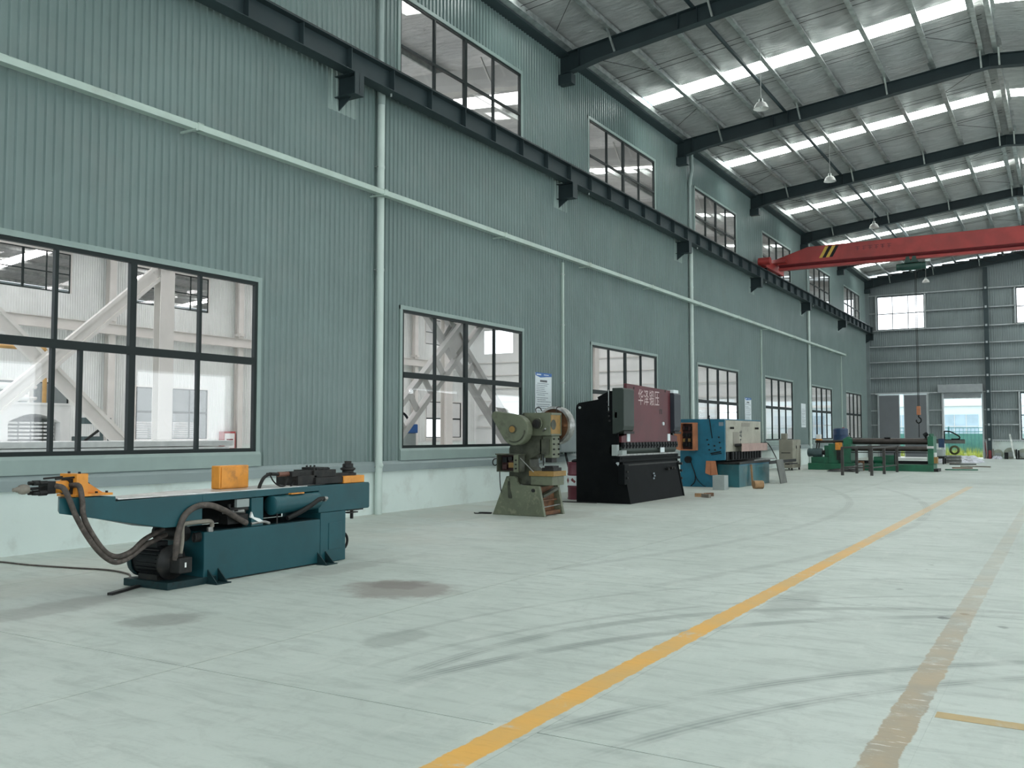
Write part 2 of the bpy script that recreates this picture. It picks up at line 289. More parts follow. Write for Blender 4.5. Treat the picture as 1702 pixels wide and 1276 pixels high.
# ------------------------------------------------------------------ mesh building
LOC = {}
class MB:
    def __init__(s): s.v = []; s.f = []
    def add(s, vs, fs):
        k = len(s.v); s.v += [tuple(p) for p in vs]; s.f += [tuple(i + k for i in f) for f in fs]; return s
    def box(s, x0, x1, y0, y1, z0, z1):
        x0, x1 = min(x0, x1), max(x0, x1); y0, y1 = min(y0, y1), max(y0, y1); z0, z1 = min(z0, z1), max(z0, z1)
        vs = [(x0, y0, z0), (x1, y0, z0), (x1, y1, z0), (x0, y1, z0), (x0, y0, z1), (x1, y0, z1), (x1, y1, z1), (x0, y1, z1)]
        return s.add(vs, [(0, 3, 2, 1), (4, 5, 6, 7), (0, 1, 5, 4), (1, 2, 6, 5), (2, 3, 7, 6), (3, 0, 4, 7)])
    def bar(s, p, q, w, h, up=(0, 0, 1)):
        """rectangular bar from p to q, w sideways, h along up"""
        p, q = Vector(p), Vector(q); d = (q - p).normalized(); u = Vector(up)
        sd = u.cross(d)
        if sd.length < 1e-4: sd = Vector((1, 0, 0)).cross(d)
        sd.normalize(); u = d.cross(sd).normalized()
        a, b = sd * w / 2, u * h / 2
        vs = [p - a - b, p + a - b, p + a + b, p - a + b, q - a - b, q + a - b, q + a + b, q - a + b]
        return s.add(vs, [(0, 3, 2, 1), (4, 5, 6, 7), (0, 1, 5, 4), (1, 2, 6, 5), (2, 3, 7, 6), (3, 0, 4, 7)])
    def prism(s, poly, axis, a, b):
        """polygon extruded along an axis; poly in the two other axes (order xyz)"""
        n = len(poly)
        def P(t, uv):
            if axis == 'x': return (t, uv[0], uv[1])
            if axis == 'y': return (uv[0], t, uv[1])
            return (uv[0], uv[1], t)
        vs = [P(a, p) for p in poly] + [P(b, p) for p in poly]
        ar = sum(poly[i][0] * poly[(i + 1) % n][1] - poly[(i + 1) % n][0] * poly[i][1] for i in range(n))
        fl = (ar > 0) == (axis in 'xz')
        if b < a: fl = not fl
        fs = [tuple(range(n))[::-1], tuple(range(n, 2 * n))] + [(i, (i + 1) % n, n + (i + 1) % n, n + i) for i in range(n)]
        if not fl: fs = [f[::-1] for f in fs]
        return s.add(vs, fs)
    def cyl(s, p, q, r, n=16, r2=None, caps=True):
        p, q = Vector(p), Vector(q); d = (q - p).normalized(); r2 = r if r2 is None else r2
        a = d.cross(Vector((0, 0, 1)));
        if a.length < 1e-3: a = d.cross(Vector((1, 0, 0)))
        a.normalize(); b = d.cross(a)
        vs = []
        for t, rr in ((p, r), (q, r2)):
            vs += [t + (a * math.cos(2 * math.pi * i / n) + b * math.sin(2 * math.pi * i / n)) * rr for i in range(n)]
        fs = [(i, (i + 1) % n, n + (i + 1) % n, n + i) for i in range(n)]
        if caps: fs += [tuple(range(n))[::-1], tuple(range(n, 2 * n))]
        return s.add(vs, fs)
    def lathe(s, prof, p, d=(0, 0, 1), n=20):
        """profile [(radius, height)] turned about direction d from p"""
        p, d = Vector(p), Vector(d).normalized()
        a = d.cross(Vector((0, 0, 1)))
        if a.length < 1e-3: a = Vector((1, 0, 0))
        a.normalize(); b = d.cross(a); vs = []
        for r, h in prof:
            vs += [p + d * h + (a * math.cos(2 * math.pi * i / n) + b * math.sin(2 * math.pi * i / n)) * max(r, 1e-4) for i in range(n)]
        fs = []
        for k in range(len(prof) - 1):
            fs += [(k * n + i, k * n + (i + 1) % n, (k + 1) * n + (i + 1) % n, (k + 1) * n + i) for i in range(n)]
        return s.add(vs, fs)
    def tube(s, pts, r, n=10, smooth=4, closed=False):
        P = [Vector(p) for p in pts]
        if smooth > 1 and len(P) > 2:
            Q = []; m = len(P); rng = m if closed else m - 1
            for i in range(rng):
                p0 = P[(i - 1) % m] if closed or i > 0 else P[0] * 2 - P[1]
                p1, p2 = P[i], P[(i + 1) % m]
                p3 = P[(i + 2) % m] if closed or i + 2 < m else P[-1] * 2 - P[-2]
                for k in range(smooth):
                    t = k / smooth
                    Q.append(0.5 * ((2 * p1) + (p2 - p0) * t + (2 * p0 - 5 * p1 + 4 * p2 - p3) * t * t + (3 * p1 - p0 - 3 * p2 + p3) * t ** 3))
            if not closed: Q.append(P[-1])
            P = Q
        m = len(P); vs = []; ref = None
        for i in range(m):
            a = P[(i - 1) % m] if closed or i > 0 else P[0]; b = P[(i + 1) % m] if closed or i < m - 1 else P[-1]
            d = (b - a).normalized()
            if ref is None:
                ref = d.cross(Vector((0, 0, 1)))
                if ref.length < 1e-3: ref = d.cross(Vector((1, 0, 0)))
            ref = (ref - d * ref.dot(d)).normalized(); bb = d.cross(ref)
            vs += [P[i] + (ref * math.cos(2 * math.pi * k / n) + bb * math.sin(2 * math.pi * k / n)) * r for k in range(n)]
        fs = []
        for i in range(m if closed else m - 1):
            j = (i + 1) % m
            fs += [(i * n + k, i * n + (k + 1) % n, j * n + (k + 1) % n, j * n + k) for k in range(n)]
        if not closed: fs += [tuple(range(n))[::-1], tuple((m - 1) * n + k for k in range(n))]
        return s.add(vs, fs)
    def sphere(s, c, r, n=12, m=8, sc=(1, 1, 1)):
        c = Vector(c); vs = []
        for j in range(m + 1):
            ph = math.pi * j / m
            vs += [c + Vector((math.sin(ph) * math.cos(2 * math.pi * i / n) * r * sc[0], math.sin(ph) * math.sin(2 * math.pi * i / n) * r * sc[1], -math.cos(ph) * r * sc[2])) for i in range(n)]
        fs = []
        for j in range(m):
            fs += [(j * n + i, j * n + (i + 1) % n, (j + 1) * n + (i + 1) % n, (j + 1) * n + i) for i in range(n)]
        return s.add(vs, fs)
    def mesh(s, name, org=(0, 0, 0)):
        me = bpy.data.meshes.new(name)
        me.from_pydata([(p[0] - org[0], p[1] - org[1], p[2] - org[2]) for p in s.v], [], s.f); me.update()
        return me
    def build(s, name, mat, parent=None, loc=None, smooth=False, bevel=0.0, label=None, kind=None):
        org = LOC.get(parent.name, (0, 0, 0)) if parent is not None else (loc or (0, 0, 0))
        me = s.mesh(name, org)
        o = bpy.data.objects.new(name, me); SC.collection.objects.link(o)
        me.materials.append(M[mat] if isinstance(mat, str) else mat)
        if parent is not None: o.parent = parent
        else: o.location = org
        LOC[o.name] = org
        if smooth:
            for p in me.polygons: p.use_smooth = True
            try: me.set_sharp_from_angle(angle=math.radians(38))
            except Exception: pass
        if bevel:
            b = o.modifiers.new('bevel', 'BEVEL'); b.width = bevel; b.segments = 2; b.limit_method = 'ANGLE'; b.angle_limit = math.radians(40)
        if label: o['label'] = label
        if kind: o['kind'] = kind
        return o

def thing(name, label, cat, loc=(0, 0, 0), group=None, kind=None):
    o = bpy.data.objects.new(name, None); SC.collection.objects.link(o); o.location = loc; o.empty_display_size = 0.1
    LOC[o.name] = tuple(loc)
    if label: o['label'] = label
    if cat: o['category'] = cat
    if group: o['group'] = group
    if kind: o['kind'] = kind
    return o
def tag(o, label, cat, group=None):
    o['label'] = label; o['category'] = cat
    if group: o['group'] = group
    return o
def inst(name, me, loc, parent, rot=(0, 0, 0), scale=(1, 1, 1)):
    o = bpy.data.objects.new(name, me); SC.collection.objects.link(o); o.location = loc; o.rotation_euler = rot; o.scale = scale
    if parent is not None: o.parent = parent
    return o
ORD = ['first', 'second', 'third', 'fourth', 'fifth', 'sixth', 'seventh', 'eighth', 'ninth', 'tenth']

# ================================================================== SETTING
# ------------------------------------------------------------------ floor: slabs between sawn joints, worn paint lines
floor = MB().box(-66, 12, -16, YE + 0.4, -0.30, -0.05).build('floor', 'joint', kind='structure')
LOC['floor'] = (0, 0, 0)
xj = [XL - 0.13, -9.75, -5.282, -0.812, 3.66, XR + 0.1]; yj = [-14, -9.8, -5.06, -0.31, 4.443] + [4.443 + 4.8 * i for i in range(1, 14)]
yj = [y for y in yj if y < YE] + [YE + 0.3]
for i in range(len(xj) - 1):
    for j in range(len(yj) - 1):
        g_ = 0.005
        MB().box(xj[i] + g_, xj[i + 1] - g_, yj[j] + g_, yj[j + 1] - g_, -0.049, 0.0).build('concrete_slab', 'concrete', floor)
M['floor2'] = pmat('pale_hall_floor', (0.56, 0.57, 0.55), 0.45, 0.0, 0.08, 0.6)
for a, b in ((-44.3, XL - 0.14), (-66, -44.4)):
    for j in range(0, 7):
        MB().box(a + .004, b - .004, 2 + j * 9.5 + .004, 2 + (j + 1) * 9.5 - .004, -0.048, 0.0).build('concrete_slab', 'floor2', floor)
MB().box(-2.77, -2.495, -6, 31.5, 0.001, 0.002).build('floor_marking', 'yellow_line', floor, label='worn yellow aisle line painted on the floor')
MB().box(-0.98, -0.71, -6, 40, 0.001, 0.002).build('floor_marking', 'tan_line', floor, label='scuffed tan strip along the floor joint')
MB().add([(-0.70, 5.83, .001), (8, 5.7, .001), (8, 5.83, .001), (-0.70, 5.955, .001), (-0.70, 5.83, .002), (8, 5.7, .002), (8, 5.83, .002), (-0.70, 5.955, .002)],
         [(0, 3, 2, 1), (4, 5, 6, 7), (0, 1, 5, 4), (1, 2, 6, 5), (2, 3, 7, 6), (3, 0, 4, 7)]).build('floor_marking', 'ochre_line', floor, label='faded ochre line branching off the tan strip')

# ------------------------------------------------------------------ corrugated wall sheets
PIT = BAY / 66; SHW = PIT * 6
def sheet_mesh(name, u0, u1, z0, z1, holes=(), depth=0.027, mat='clad', pit=PIT):
    """one trapezoidal sheet between u0 and u1 (along the wall), rib height towards +normal, cut around holes (u0,u1,z0,z1)"""
    prof = []; k = math.floor(u0 / pit + 1e-6)
    while k * pit < u1 - 1e-6:
        b = k * pit
        prof += [(b, 0.0), (b + pit * .56, 0.0), (b + pit * .68, depth), (b + pit * .90, depth)]
        k += 1
    prof.append((k * pit, 0.0))
    us = sorted(set([round(p[0], 5) for p in prof if u0 - 1e-6 <= p[0] <= u1 + 1e-6] + [u0, u1] + [h[i] for h in holes for i in (0, 1) if u0 < h[i] < u1]))
    def dep(u):
        for a, b in zip(prof, prof[1:]):
            if a[0] - 1e-6 <= u <= b[0] + 1e-6:
                return a[1] + (b[1] - a[1]) * ((u - a[0]) / max(1e-9, b[0] - a[0]))
        return 0.0
    mb = MB()
    for a, b in zip(us, us[1:]):
        if b - a < 1e-4: continue
        m = (a + b) / 2; cuts = sorted((h[2], h[3]) for h in holes if h[0] < m < h[1]); zz = z0; iv = []
        for c in cuts:
            if c[0] > zz: iv.append((zz, c[0]))
            zz = max(zz, c[1])
        if zz < z1: iv.append((zz, z1))
        for p, q in iv:
            mb.add([(dep(a), a, p), (dep(b), b, p), (dep(b), b, q), (dep(a), a, q)], [(0, 1, 2, 3)])
    me = mb.mesh(name); me.materials.append(M[mat]); return me

LOW = (15.50 - YB, 20.53 - YB, 1.28, 4.23)      # window openings inside a bay (u from the rafter centre)
UPP = (15.37 - YB, 20.47 - YB, 8.85, 10.92)
BAYS = range(-1, 6)
ZPL = 1.03
wall_left = MB().box(XL - 0.16, XL - 0.02, YF, YB - BAY, 0, 12.4).build('wall_left', 'clad', kind='structure')
LOC['wall_left'] = (0, 0, 0)
sheets = []
for i in range(11):
    u0, u1 = i * SHW + .0015, (i + 1) * SHW - .0015
    sheets.append(sheet_mesh('cladding_sheet', u0, u1, 0.98, 12.36, [LOW, UPP]))
for k in BAYS:
    for i in range(11):
        o = inst('cladding_sheet', sheets[i], (XL + random.uniform(-.002, .002), YB + k * BAY, 0), wall_left)
trim_1 = thing('trim_1', None, None, (0, 0, 0), kind='structure')
# painted masonry plinth with sloping flashing
MB().box(XL - 0.14, XL + 0.012, YF, YE, 0, 0.99).build('plinth', 'plinth', wall_left)
for k in BAYS:
    a = YB + k * BAY
    MB().prism([(XL - 0.01, 1.05), (XL + 0.035, 1.05), (XL + 0.085, 0.985), (XL + 0.085, 0.845), (XL + 0.02, 0.845), (XL + 0.02, 0.96)], 'y', a + .003, a + BAY - .003).build('flashing', 'flash', trim_1)
# patches of fresh sheet behind the runway brackets
for k in range(0, 6):
    me = sheet_mesh('patch_sheet', 13.17 - YB, 13.98 - YB, 7.80, 8.72, depth=0.02, mat='trim')
    inst('patch_sheet', me, (XL + 0.006, YB + k * BAY, 0), wall_left)

# ------------------------------------------------------------------ windows
WN = [0]
def window(xw, nrm, y0, y1, z0, z1, mull, zt, split=None, trim='trim', frame='frame', transom_h=.07, sill=True, fw=.06, bot=True):
    """xw: wall plane, nrm: +1 looks to +X; mull: y of mullions; zt: transom height"""
    WN[0] += 1
    w = thing('window_%d' % WN[0], None, None, (0, 0, 0), kind='structure')
    xa, xb = xw - .045 * nrm, xw + .02 * nrm
    fr = MB()
    fr.box(xa, xb, y0, y0 + fw, z0, z1).box(xa, xb, y1 - fw, y1, z0, z1).box(xa, xb, y0 + fw, y1 - fw, z1 - fw, z1).box(xa, xb, y0 + fw, y1 - fw, z0, z0 + fw)
    fr.build('window_frame', frame, w)
    MB().box(xa, xb + .008 * nrm, y0 + fw, y1 - fw, zt - transom_h / 2, zt + transom_h / 2).build('transom', frame, w)
    mid = len(mull) // 2
    low = split or mull
    for i, y in enumerate(mull):
        h = .055 if i == mid else .026
        MB().box(xa, xb + (.006 * nrm if i == mid else 0), y - h, y + h, zt + transom_h / 2, z1 - fw).build('mullion', frame, w)
    for y in low:
        h = .055 if abs(y - mull[mid]) < .02 else .028
        MB().box(xa, xb + (.006 * nrm if h > .05 else 0), y - h, y + h, z0 + fw, zt - transom_h / 2).build('mullion', frame, w)
    for zz0, zz1, ms in ((zt + transom_h / 2, z1 - fw, mull), (z0 + fw, zt - transom_h / 2, low)):
        ed = [y0 + fw] + list(ms) + [y1 - fw]
        for a, b in zip(ed, ed[1:]):
            if b - a > .2: MB().box(xw - .012 * nrm, xw - .006 * nrm, a, b, zz0, zz1).build('pane', 'glass', w)
    # sheet-metal reveal trim round the opening
    t = MB(); o = .085; xt = xw + .034 * nrm; xi = xw - .05 * nrm
    t.box(xi, xt, y0 - o, y0 - .001, z0 - (.01 if sill else 0), z1 + .08).box(xi, xt, y1 + .001, y1 + o, z0 - .01, z1 + .08).box(xi, xt + .004 * nrm, y0 - o, y1 + o, z1 + .001, z1 + .085)
    t.build('window_trim', trim, w)
    if sill:
        MB().prism([(xi, z0 - .02), (xi, z0 - .001), (xw + .04 * nrm, z0 - .001), (xw + .065 * nrm, z0 - .05), (xw + .065 * nrm, 1.052), (xw, 1.052)], 'y', y0 - o, y1 + o).build('window_sill', trim, w)
    return w
lowm = (16.73, 17.95, 19.20); upm = (16.66, 17.89, 19.14)
for k in BAYS:
    d = k * BAY
    sp = (7.73, 8.15, 8.98, 10.22) if k == -1 else None
    ml = (7.75, 8.98, 10.24) if k == -1 else tuple(y + d for y in lowm)
    window(XL, 1, 15.52 + d, 20.51 + d, 1.30, 4.21, ml, 2.84, sp, transom_h=.12)
for k in BAYS:
    d = k * BAY
    window(XL, 1, 15.39 + d, 20.45 + d, 8.87, 10.90, tuple(y + d for y in upm), 9.83, sill=False, fw=.045, transom_h=.05)

# ------------------------------------------------------------------ roof of this hall
ceiling = thing('ceiling', None, None, (0, 0, 0), kind='structure')
MB().prism([(XL - .4, roofz(XL) + .40), (RX, roofz(RX) + .44), (XR + .4, roofz(XR) + .40), (XR + .4, roofz(XR) + .50), (RX, roofz(RX) + .54), (XL - .4, roofz(XL) + .50)], 'y', YF, YE + .3).build('roof_deck', 'foil', ceiling)
SKYY = {-3: -8.4, -2: .6, -1: 9.6, 0: 18.65, 1: 27.72, 2: 36.08, 3: 45.62, 4: 54.85, 5: 63.15}
SW = .85
PUR = [-11.62, -10.28, -8.93, -7.56, -6.18, -4.79, -3.42, -2.06]
PURX = PUR + [2 * RX - x for x in PUR]
rn = random.Random(3)
def foil_patch(x0, x1, y0, y1, nx, ny, zf, seed):
    mb = MB(); r = random.Random(seed); vs = []
    ph = [(r.uniform(.6, 2.2), r.uniform(1.5, 5), r.uniform(0, 6.3), r.uniform(.002, .009)) for _ in range(9)]
    for j in range(ny + 1):
        for i in range(nx + 1):
            x = x0 + (x1 - x0) * i / nx; y = y0 + (y1 - y0) * j / ny
            ns = sorted(abs(x - p) for p in PURX)[0]
            sag = -.07 * min(1, ns / .5) ** 1.5
            wv = sum(a * math.sin(fx * x + fy * y + p) for fx, fy, p, a in ph)
            e = min(1, (y - y0) / .9, (y1 - y) / .9)
            vs.append((x, y, zf(x) + .31 + (sag + wv) * max(0, e) + .0))
    fs = [(j * (nx + 1) + i, (j + 1) * (nx + 1) + i, (j + 1) * (nx + 1) + i + 1, j * (nx + 1) + i + 1) for j in range(ny) for i in range(nx)]
    return mb.add(vs, fs)
for k in range(-3, 6):
    a, b = YB + k * BAY, YB + (k + 1) * BAY; s0 = SKYY[k]
    for (x0, x1) in ((XL - .05, RX), (RX, XR + .05)):
        for (p, q) in ((a, s0), (s0 + SW, b)):
            foil_patch(x0, x1, p, q, 56 if x1 == RX else 20, max(3, int((q - p) * 6)) if x1 == RX else 6, roofz, rn.random()).build('insulation_sheet', 'foil', ceiling, smooth=True)
    for (x0, x1) in ((-11.62, -2.0), (-1.62, 8.0)):
        MB().prism([(x0, roofz(x0) + 0.335), (x1, roofz(x1) + 0.335), (x1, roofz(x1) + 0.345), (x0, roofz(x0) + 0.345)], 'y', s0 - .06, s0 + SW + .06).build('skylight_panel', 'frp', ceiling)
    MB().prism([(-11.86, roofz(-11.86) + 0.335), (-11.625, roofz(-11.625) + 0.335), (-11.625, roofz(-11.625) + 0.345), (-11.86, roofz(-11.86) + 0.345)], 'y', s0 - .06, s0 + SW + .06).build('skylight_panel', 'frp_edge', ceiling, label='blue edge of the roof light panel')
# galvanised purlins: Z sections running the length of the hall
def purlin(x, flip=1):
    zz = roofz(x); m = MB()
    m.box(x - .002, x + .002, YF, YE, zz + .004, zz + .29)
    m.box(x - .002, x + .13 * flip, YF, YE, zz + .004, zz + .008).box(x - .10 * flip, x + .002, YF, YE, zz + .285, zz + .29).box(x + .127 * flip, x + .131 * flip, YF, YE, zz + .008, zz + .04)
    m.build('purlin', 'galv', ceiling)
for x in PUR: purlin(x, 1)
for x in PUR: purlin(2 * RX - x, -1)
for x in (-8.08, 2 * RX + 8.08):
    MB().cyl((x, YF, roofz(x) + .06), (x, YE, roofz(x) + .06), .055, 10).build('strut_tube', 'steel_dark', ceiling)
# purlin laps near each rafter (doubled section), sag rods and bracing
for k in range(-1, 6):
    yc = YB + k * BAY
    for x in PUR[1:]:
        zz = roofz(x)
        MB().box(x - .006, x - .003, yc - .75, yc + .75, zz + .004, zz + .20).box(x - .07, x - .003, yc - .75, yc + .75, zz + .0035, zz + .0075).build('purlin_lap', 'galv', ceiling)
    for f in (.30, .335, .68, .71):
        y = yc + BAY * f; m = MB(); pts = [XL + .1] + PUR + [RX]
        for p, q in zip(pts, pts[1:]):
            m.cyl((p, y, roofz(p) + .13), (q, y, roofz(q) + .13), .008, 5)
        m.build('sag_rod', 'iron', ceiling)
    for y0, y1 in ((yc + BAY * .30, yc + BAY * .12), (yc + BAY * .71, yc + BAY * .9)):
        for p, q in ((PUR[0], PUR[1]), (PUR[6], PUR[7])):
            MB().cyl((q if p == PUR[0] else p, y0, roofz(p) + .12), (p if p == PUR[0] else q, y1, roofz(q) + .10), .008, 5).build('sag_rod', 'iron', ceiling)
MB().prism([(XL, 12.08), (XL + .30, 12.11), (XL + .30, 12.16), (XL + .27, 12.26), (XL, 12.24)], 'y', YF, YE).build('eave_trim', 'steel_dark', ceiling)
MB().prism([(XL + .30, 12.17), (XL + .42, 12.19), (XL + .42, 12.40), (XL + .30, 12.40)], 'y', YF, YE).build('eave_trim', 'galv', ceiling)

# ------------------------------------------------------------------ rafters: tapered welded I-beams
def rafter(k, label):
    y = YB + k * BAY; r = thing('roof_rafter', label, 'rafter', (XL, y, 11.3), 'steel roof rafters', None)
    def dz(x):
        t = (x - XL) if x <= RX else (XR - x)
        return .60 - .11 * min(1, t / 1.2) - .09 * min(1, t / 9.0)
    xs = [XL, XL + .6, XL + 1.2, XL + 3.5, XL + 6.5, RX - .12, RX, RX + .12, XR - 6.5, XR - 3.5, XR - 1.2, XR - .6, XR]
    def strip(za, zb, h): 
        m = MB(); vs = []
        for x in xs: vs += [(x, y - h, za(x)), (x, y + h, za(x)), (x, y - h, zb(x)), (x, y + h, zb(x))]
        fs = []
        for i in range(len(xs) - 1):
            a, b = i * 4, i * 4 + 4
            fs += [(a, a + 1, b + 1, b), (a + 2, b + 2, b + 3, a + 3), (a, b, b + 2, a + 2), (a + 1, a + 3, b + 3, b + 1)]
        n = (len(xs) - 1) * 4
        fs += [(0, 2, 3, 1), (n, n + 1, n + 3, n + 2)]
        return m.add(vs, fs)
    strip(lambda x: roofz(x) - .014, roofz, .13).build('top_flange', 'steel_dark', r)
    strip(lambda x: roofz(x) - dz(x), lambda x: roofz(x) - dz(x) + .016, .13).build('bottom_flange', 'steel_dark', r)
    strip(lambda x: roofz(x) - dz(x) + .016, lambda x: roofz(x) - .014, .006).build('web', 'steel_dark', r)
    for x in (XL + .62, XL + 3.5, -7.95, RX, XR - 3.5):
        MB().box(x - .008, x + .008, y - .12, y + .12, roofz(x) - dz(x) + .016, roofz(x) - .014).build('end_plate', 'steel_dark', r)
    MB().box(XL, XL + .42, y - .13, y + .13, 11.30, roofz(XL + .1) - dz(XL) + .01).build('haunch', 'steel_dark', r)
    for x in (-10.28, -7.56, -4.79, -2.06, 2 * RX + 2.06):
        zz = roofz(x)
        for s_ in (-1, 1):
            MB().bar((x + .03, y + s_ * .60, zz + .02), (x + .03, y + s_ * .10, zz - dz(x) + .03), .05, .05).build('fly_brace', 'galv', r)
    return r
for k in range(0, 7):
    kk = min(k, 5.97)
    rafter(kk, 'dark green steel roof rafter, ' + (['spanning just behind the viewpoint', 'nearest in view, at the top of the picture', 'second in view, behind the first strip of roof light', 'third in view, behind the second strip of roof light', 'fourth in view, just in front of the red crane', 'fifth, behind the red crane girder', 'farthest, lying against the end wall'][k]))

# ------------------------------------------------------------------ pipes, tray, runway beam on the left wall
def downpipe(k, label):
    y = 14.66 + k * BAY; x = XL + .115
    r = thing('downpipe', label, 'pipe', (x, y, 0), 'white rainwater pipes')
    MB().cyl((x, y, 0.0), (x, y, 8.30), .075, 14).build('lower_pipe', 'pvc', r, smooth=True)
    MB().lathe([(.055, 0), (.055, .28), (.078, .30), (.082, .30), (.082, .05), (.078, 0)], (x, y, 8.28), n=14).build('socket', 'pvc_old', r, smooth=True)
    MB().cyl((x - .02, y, 8.55), (x - .02, y, 10.85), .055, 12).build('upper_pipe', 'pvc_old', r, smooth=True)
    MB().tube([(x - .02, y, 10.83), (x + .01, y, 11.1), (x + .05, y + .02, 11.35), (x + .05, y + .02, 11.75), (x + .05, y + .02, 12.1)], .07, 12).build('offset_pipe', 'pvc_old', r, smooth=True)
    for z in (.95, 4.9, 7.0):
        MB().cyl((x, y, z - .03), (x, y, z + .03), .081, 14).build('collar', 'pvc', r, smooth=True)
        MB().box(XL + .032, x, y - .10, y + .10, z - .008, z + .008).build('clip', 'galv', r)
    MB().lathe([(.045, 0), (.05, .015), (.03, .03), (0, .03)], (x + .07, y - .02, .98), (1, -.4, 0), 12).build('inspection_cap', 'pvc', r, smooth=True)
for k, lb in ((0, 'white plastic rainwater pipe nearest the viewpoint, between the two front windows'), (2, 'white rainwater pipe behind the maroon press brake'),
              (4, 'white rainwater pipe on the wall above the beige cabinet'), (6, 'white rainwater pipe in the far corner of the hall')):
    downpipe(k if k < 6 else 5.9, lb)
for y, lb in ((22.67, 'thin pale conduit beside the notice board near the punch press'), (42.0, 'thin pale conduit behind the beige cabinet'), (59.28, 'thin pale conduit at the end of the cable tray')):
    r = thing('conduit', lb, 'conduit', (XL + .05, y, 1.05), 'thin wall conduits')
    MB().box(XL + .035, XL + .085, y - .045, y + .045, 1.05, 6.33).build('conduit_cover', 'tray', r)
    for z in (1.6, 3.0, 4.6, 6.0): MB().box(XL + .034, XL + .09, y - .07, y + .07, z - .012, z + .012).build('clip', 'galv', r)
tr = thing('cable_tray', 'long pale green cable tray running along the cladding at mid height', 'tray', (XL + .12, 7, 6.42))
ys = [0.6 + 4.65 * i for i in range(0, 13)]; ys = [y for y in ys if y < 58] + [59.35]
for a, b in zip(ys, ys[1:]):
    MB().prism([(XL + .202, 6.37), (XL + .345, 6.37), (XL + .345, 6.465), (XL + .33, 6.48), (XL + .202, 6.48)], 'y', a + .01, b - .01).build('tray_section', 'tray', tr)
for y in ys:
    m = MB().bar((XL + .034, y - .12, 6.352), (XL + .40, y - .12, 6.352), .04, .03); m.box(XL + .20, XL + .352, y - .06, y + .06, 6.478, 6.49).box(XL + .343, XL + .352, y - .06, y + .06, 6.37, 6.485)
    m.build('tray_bracket', 'tray', tr)

def runway(x, label, y0, y1, stiff=True):
    r = thing('runway_beam', label, 'beam', (x, y0, 8.47), 'crane runway beams')
    zt, zb = 8.92, 8.47
    MB().box(x - .005, x + .005, y0, y1, zb + .014, zt - .014).build('web', 'steel_dark', r)
    MB().box(x - .15, x + .15, y0, y1, zt - .014, zt).build('top_flange', 'steel_dark', r)
    MB().box(x - .14, x + .14, y0, y1, zb, zb + .014).build('bottom_flange', 'steel_dark', r)
    MB().box(x - .035, x + .035, y0, y1, zt, zt + .02).box(x - .012, x + .012, y0, y1, zt + .02, zt + .075).box(x - .03, x + .03, y0, y1, zt + .075, zt + .1).build('crane_rail', 'crane_rail', r)
    if stiff:
        y = y0 + .25
        while y < y1:
            MB().box(x + .005, x + .13, y - .007, y + .007, zb + .014, zt - .014).build('stiffener', 'steel_dark', r)
            y += BAY / 7
        for k in range(0, 7):
            yy = 13.5 + k * BAY if k < 6 else YE - .3
            xs = XL if x < 0 else XR
            sg = 1 if x < 0 else -1
            m = MB().box(xs, x + .15 * sg, yy - .006, yy + .006, 8.06, zb - .012).box(xs, x + .15 * sg, yy - .13, yy + .13, zb - .014, zb).box(xs, x + .15 * sg, yy - .13, yy + .13, 8.05, 8.066)
            m.box(x + .13 * sg, x + .15 * sg, yy - .13, yy + .13, 8.066, zb - .014)
            m.build('bracket', 'steel_dark', r)
            m = MB().prism([(xs, 8.05), (x - .05 * sg, 8.05), (xs, 7.83)], 'y', yy - .012, yy + .012)
            m.build('gusset', 'steel_dark', r)
            MB().cyl((x + .0, yy + 1.15, zb - .06), (x + .0, yy + 1.15, zb + .03), .02, 8).build('clamp_bolt', 'galv', r)
    return r
RBX = -11.60
runway(RBX, 'dark steel crane runway beam with web stiffeners along the left wall', 4.0, YE - .05)
runway(XR - .37, 'dark steel crane runway beam along the right-hand wall', 4.0, YE - .05, False)

# ------------------------------------------------------------------ right-hand wall and the wall behind the viewpoint (unseen; openings added to let light in)
wall_right = thing('wall_right', None, None, (0, 0, 0), kind='structure')
def pierced(parent, name, mat, x0, x1, ys0, ys1, z0, z1, holes):
    m = MB(); y = ys0
    cols = sorted(set([ys0, ys1] + [h[i] for h in holes for i in (0, 1)]))
    for a, b in zip(cols, cols[1:]):
        mm = (a + b) / 2; cuts = sorted((h[2], h[3]) for h in holes if h[0] < mm < h[1]); zz = z0
        for c in cuts:
            if c[0] > zz: m.box(x0, x1, a, b, zz, c[0])
            zz = c[1]
        if zz < z1: m.box(x0, x1, a, b, zz, z1)
    return m.build(name, mat, parent)
for k in range(-3, 6):
    a = YB + k * BAY
    pierced(wall_right, 'cladding_panel', 'clad', XR + .02, XR + .12, a, a + BAY if k < 5 else YE, 1.0, 12.5,
            [(a + 1.9, a + 6.9, 1.3, 4.2), (a + 1.8, a + 6.85, 8.87, 10.9)])
MB().box(XR + .01, XR + .16, YF, YE, 0, 1.0).build('plinth', 'plinth', wall_right)
wall_front = MB().prism([(XL - .1, 0), (-9, 0), (-9, 6.5), (5, 6.5), (5, 0), (XR + .1, 0), (XR + .1, 12.6), (RX, 13.7), (XL - .1, 12.6)], 'y', YF - .12, YF).build('wall_front', 'clad', kind='structure')
for k in range(-3, 6):
    a = YB + k * BAY
    area_light('window_daylight', (XR + .5, a + 4.4, 2.75), (0, math.radians(90), 0), 2.8, 5.0, SIDE)  # area lamps added outside the unseen windows to brighten the hall
    area_light('window_daylight', (XR + .5, a + 4.3, 9.9), (0, math.radians(90), 0), 2.0, 5.0, SIDE * .75)
area_light('door_daylight', (-2, YF - .6, 3.3), (math.radians(90), 0, 0), 13.5, 6.3, 620)  # area lamp added behind the viewpoint to light the wall from that side

